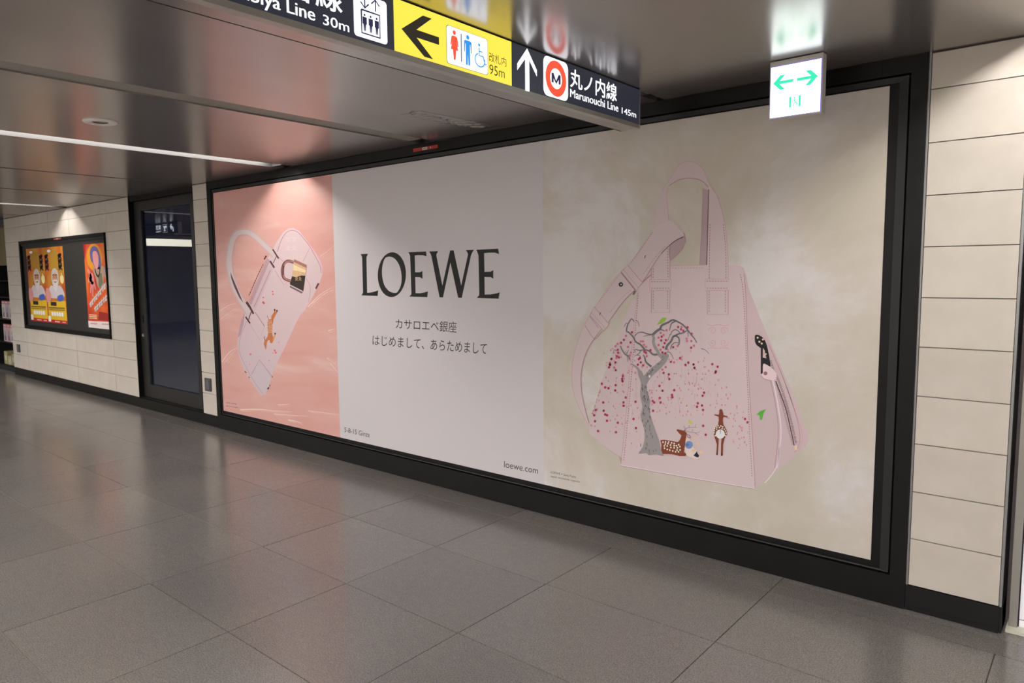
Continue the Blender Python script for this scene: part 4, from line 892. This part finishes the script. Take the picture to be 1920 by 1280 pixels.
# ================================================================== SECOND SIGN (seen in the door glass)
rs = empty('hanging_sign', (-13.6, -2.12, SZB), 'dark direction sign with a bent arrow, seen mirrored in the door glass', 'sign')
b = MB(); b.box(-14.8, -12.62, -2.16, -2.085, SZB, SZT); b.build('housing', SIGNGREY, rs)
b = MB(); b.box(-14.79, -12.63, -2.085, -2.080, SZB+.012, SZT-.006); b.build('face_panel', L_BLACK, rs)
L_BRIGHT = lamp_mat('sign_bright_film', (.88, .93, 1.0), 3.2)
A = Art(lambda u, z, L: Vector((-12.63-u, -2.0795+.0004*L, z)))
A.line([(.16,2.385),(.16,2.435),(.19,2.465),(.25,2.470)], .032, L_BRIGHT, 1, 5); A.line([(.215,2.515),(.262,2.470),(.215,2.425)], .030, L_BRIGHT, 1, 0)
A.line([(.385,2.378),(.385,2.522),(.565,2.522),(.565,2.378)], .004, L_BRIGHT, 1, 0, closed=True); A.line([(.41,2.48),(.53,2.48)], .03, L_BRIGHT, 1, 0); A.poly([(.43,2.52),(.40,2.48),(.43,2.44)], L_BRIGHT, 1); A.line([(.50,2.48),(.47,2.40)], .03, L_BRIGHT, 1, 0); A.line([(.46,2.47),(.52,2.40)], .02, L_BRIGHT, 1, 0)
A.rtext('東京', .63, .84, 2.435, 2.525, L_BRIGHT, 1, .015); A.btext('Tokyo', .63, .84, 2.385, 2.422, L_BRIGHT, 1, .0016)
A.build('legend', None, rs)

# ================================================================== DOWNLIGHT
dl = empty('downlight', (-4.83, -1.855, ZC), 'small round white downlight, switched off, in the ceiling beside the light slot', 'light')
b = MB(); b.ring((-4.83, -1.855, ZC), (0, 0, -1), [(.045, -.0), (.048, .006), (.075, .011), (.092, .008), (.096, 0)], 40); b.build('trim_ring', mat('white_trim', (.82, .80, .75), .4), dl)
b = MB(); b.ring((-4.83, -1.855, ZC), (0, 0, -1), [(.046, .004), (.034, -.012), (.030, -.03)], 32); b.build('reflector', mat('dark_reflector', (.05, .047, .043), .3, .6), dl)
b = MB(); b.ring((-4.83, -1.855, ZC), (0, 0, -1), [(.031, -.006), (.0, -.004)], 24); b.build('lens', mat('dull_lens', (.10, .095, .09), .2), dl)

# ================================================================== LIT PANEL AT THE RIGHT EDGE
lp = empty('display_case', (.4, .08, 0), 'steel framed white lit panel standing behind the tiled pier', 'display case')
b = MB(); b.box(-.272, -.241, .075, .155, .012, ZC-.004); b.box(1.1, 1.13, .075, .155, .012, ZC-.004); b.box(-.241, 1.1, .075, .155, ZC-.06, ZC-.004); b.build('case_frame', STEEL, lp)
b = MB(); b.box(-.28, 1.14, .03, .155, 0, .014); b.build('threshold', mat('pale_threshold', (.75, .74, .62), .4), lp)
LPW = mat('case_white', (.75, .75, .76), .3, emit=(.9, .88, .9), estr=.35)
b = MB(); b.box(-.236, 1.098, .095, .14, .048, ZC-.062); b.build('white_panel', LPW, lp)
b = MB(); b.box(-.236, 1.098, .095, .14, .014, .043); b.build('kick_panel', LPW, lp)
b = MB(); b.box(-.2405, -.2365, .09, .14, .014, ZC-.062); b.box(-.236, 1.098, .1, .14, .0432, .0478); b.build('gasket', mat('navy_gasket', (.01, .01, .03), .5), lp)

# ================================================================== SHOP RACK AT THE LEFT EDGE
KX0, KX1, KY0, KY1 = -15.6, -13.93, .06, .50
ks = empty('magazine_rack', ((KX0+KX1)/2, (KY0+KY1)/2, 0), 'black shop rack of magazines past the end of the tiled wall', 'rack')
for nm, q in (('back_panel', (KX0, KX1, KY1-.03, KY1, 0, 2.42)), ('side_panel', (KX1-.02, KX1, KY0, KY1-.031, 0, 2.42)), ('side_panel', (KX0, KX0+.02, KY0, KY1-.031, 0, 2.42)), ('plinth', (KX0+.021, KX1-.021, KY0, KY1-.031, 0, .079))):
    b = MB(); b.box(*q); b.build(nm, DARK, ks)
b = MB(); b.box(KX0, KX1, KY0-.01, KY0+.03, 1.80, 2.42); b.build('header_panel', noise_mat('olive_header', [(.3, (.16, .13, .05)), (.7, (.26, .22, .12))], 2, 2, rough=.4), ks)
for z in (.10, .50, .90, 1.27, 1.55):
    b = MB(); b.box(KX0+.02, KX1-.02, KY0, KY1-.03, z-.02, z); b.build('shelf', BLACK, ks)
COV = [(.55, .42, .44), (.62, .52, .52), (.50, .42, .46), (.66, .58, .55), (.58, .38, .40)]
for r_, z in ((0, .90), (1, .50)):
    for k in range(4):
        x = -14.06-.185*k
        t = empty('magazine', (x, KY0+.05, z), 'pink-headed magazine on the %s row of the rack, %s from the tiled wall' % (('upper', 'lower')[r_], ('first', 'second', 'third', 'fourth')[k]), 'magazine', 'magazines on the shop rack')
        c = COV[(k+2*r_) % 5]
        b = MB(); b.box(x-.085, x+.085, KY0+.03, KY0+.045, z+.0005, z+.30); cv = b.build('cover', mat('magazine_cover_%d' % ((k+2*r_) % 5), c, .35), t)
        A = Art(lambda u, v, L, x=x, z=z: Vector((x-.085+.17*u, KY0+.03-.0005*L, z+.30*v)))
        A.poly([(0,.82),(1,.82),(1,1),(0,1)], mat('mag_red', (.55, .16, .17), .4), 1); A.rtext('Mode', .15, .85, .85, .96, mat('mag_white', (.7, .68, .66), .4), 2) if False else A.line([(.12,.91),(.88,.91)], .07, mat('mag_white', (.7, .68, .66), .4), 2, 0)
        A.dot(.5, .5, .22, mat('mag_grey', (.32, .30, .34), .4), 1, .16, 14); A.poly([(.2,.08),(.8,.08),(.7,.36),(.3,.36)], mat('mag_dark', (.14, .13, .17), .4), 1); A.line([(.02,.02),(.02,.8)], .05, mat('mag_white', (.7, .68, .66), .4), 2, 0)
        A.build('cover_print', None, t)
for k in range(4):
    x = -14.07-.21*k; h = (.26, .20, .15, .22, .18)[k]
    b = MB(); b.cbox(x-.09, x+.09, KY0+.03, KY0+.22, .1005, .1005+h, .004); o = b.build('packet', mat('packet_%d' % (k % 3), [(.42, .38, .18), (.34, .33, .16), (.50, .46, .30)][k % 3], .4))
    tag(o, ('olive yellow packet on the bottom shelf of the shop rack, next to the tiled wall', 'shorter olive packet, second on the bottom shelf of the rack', 'pale low packet, third on the bottom shelf of the rack', 'taller olive packet, fourth on the bottom shelf of the rack', 'dull olive packet, last on the bottom shelf of the rack')[k], 'packet', 'packets on the bottom shelf of the rack')
    A = Art(lambda u, v, L, x=x, h=h: Vector((x-.09+.18*u, KY0+.03-.0005*L, .10+h*v))); A.rrect(.15, .85, .3, .7, .05, mat('packet_label', (.55, .53, .36), .4), 1); A.build('front_label', None, o)
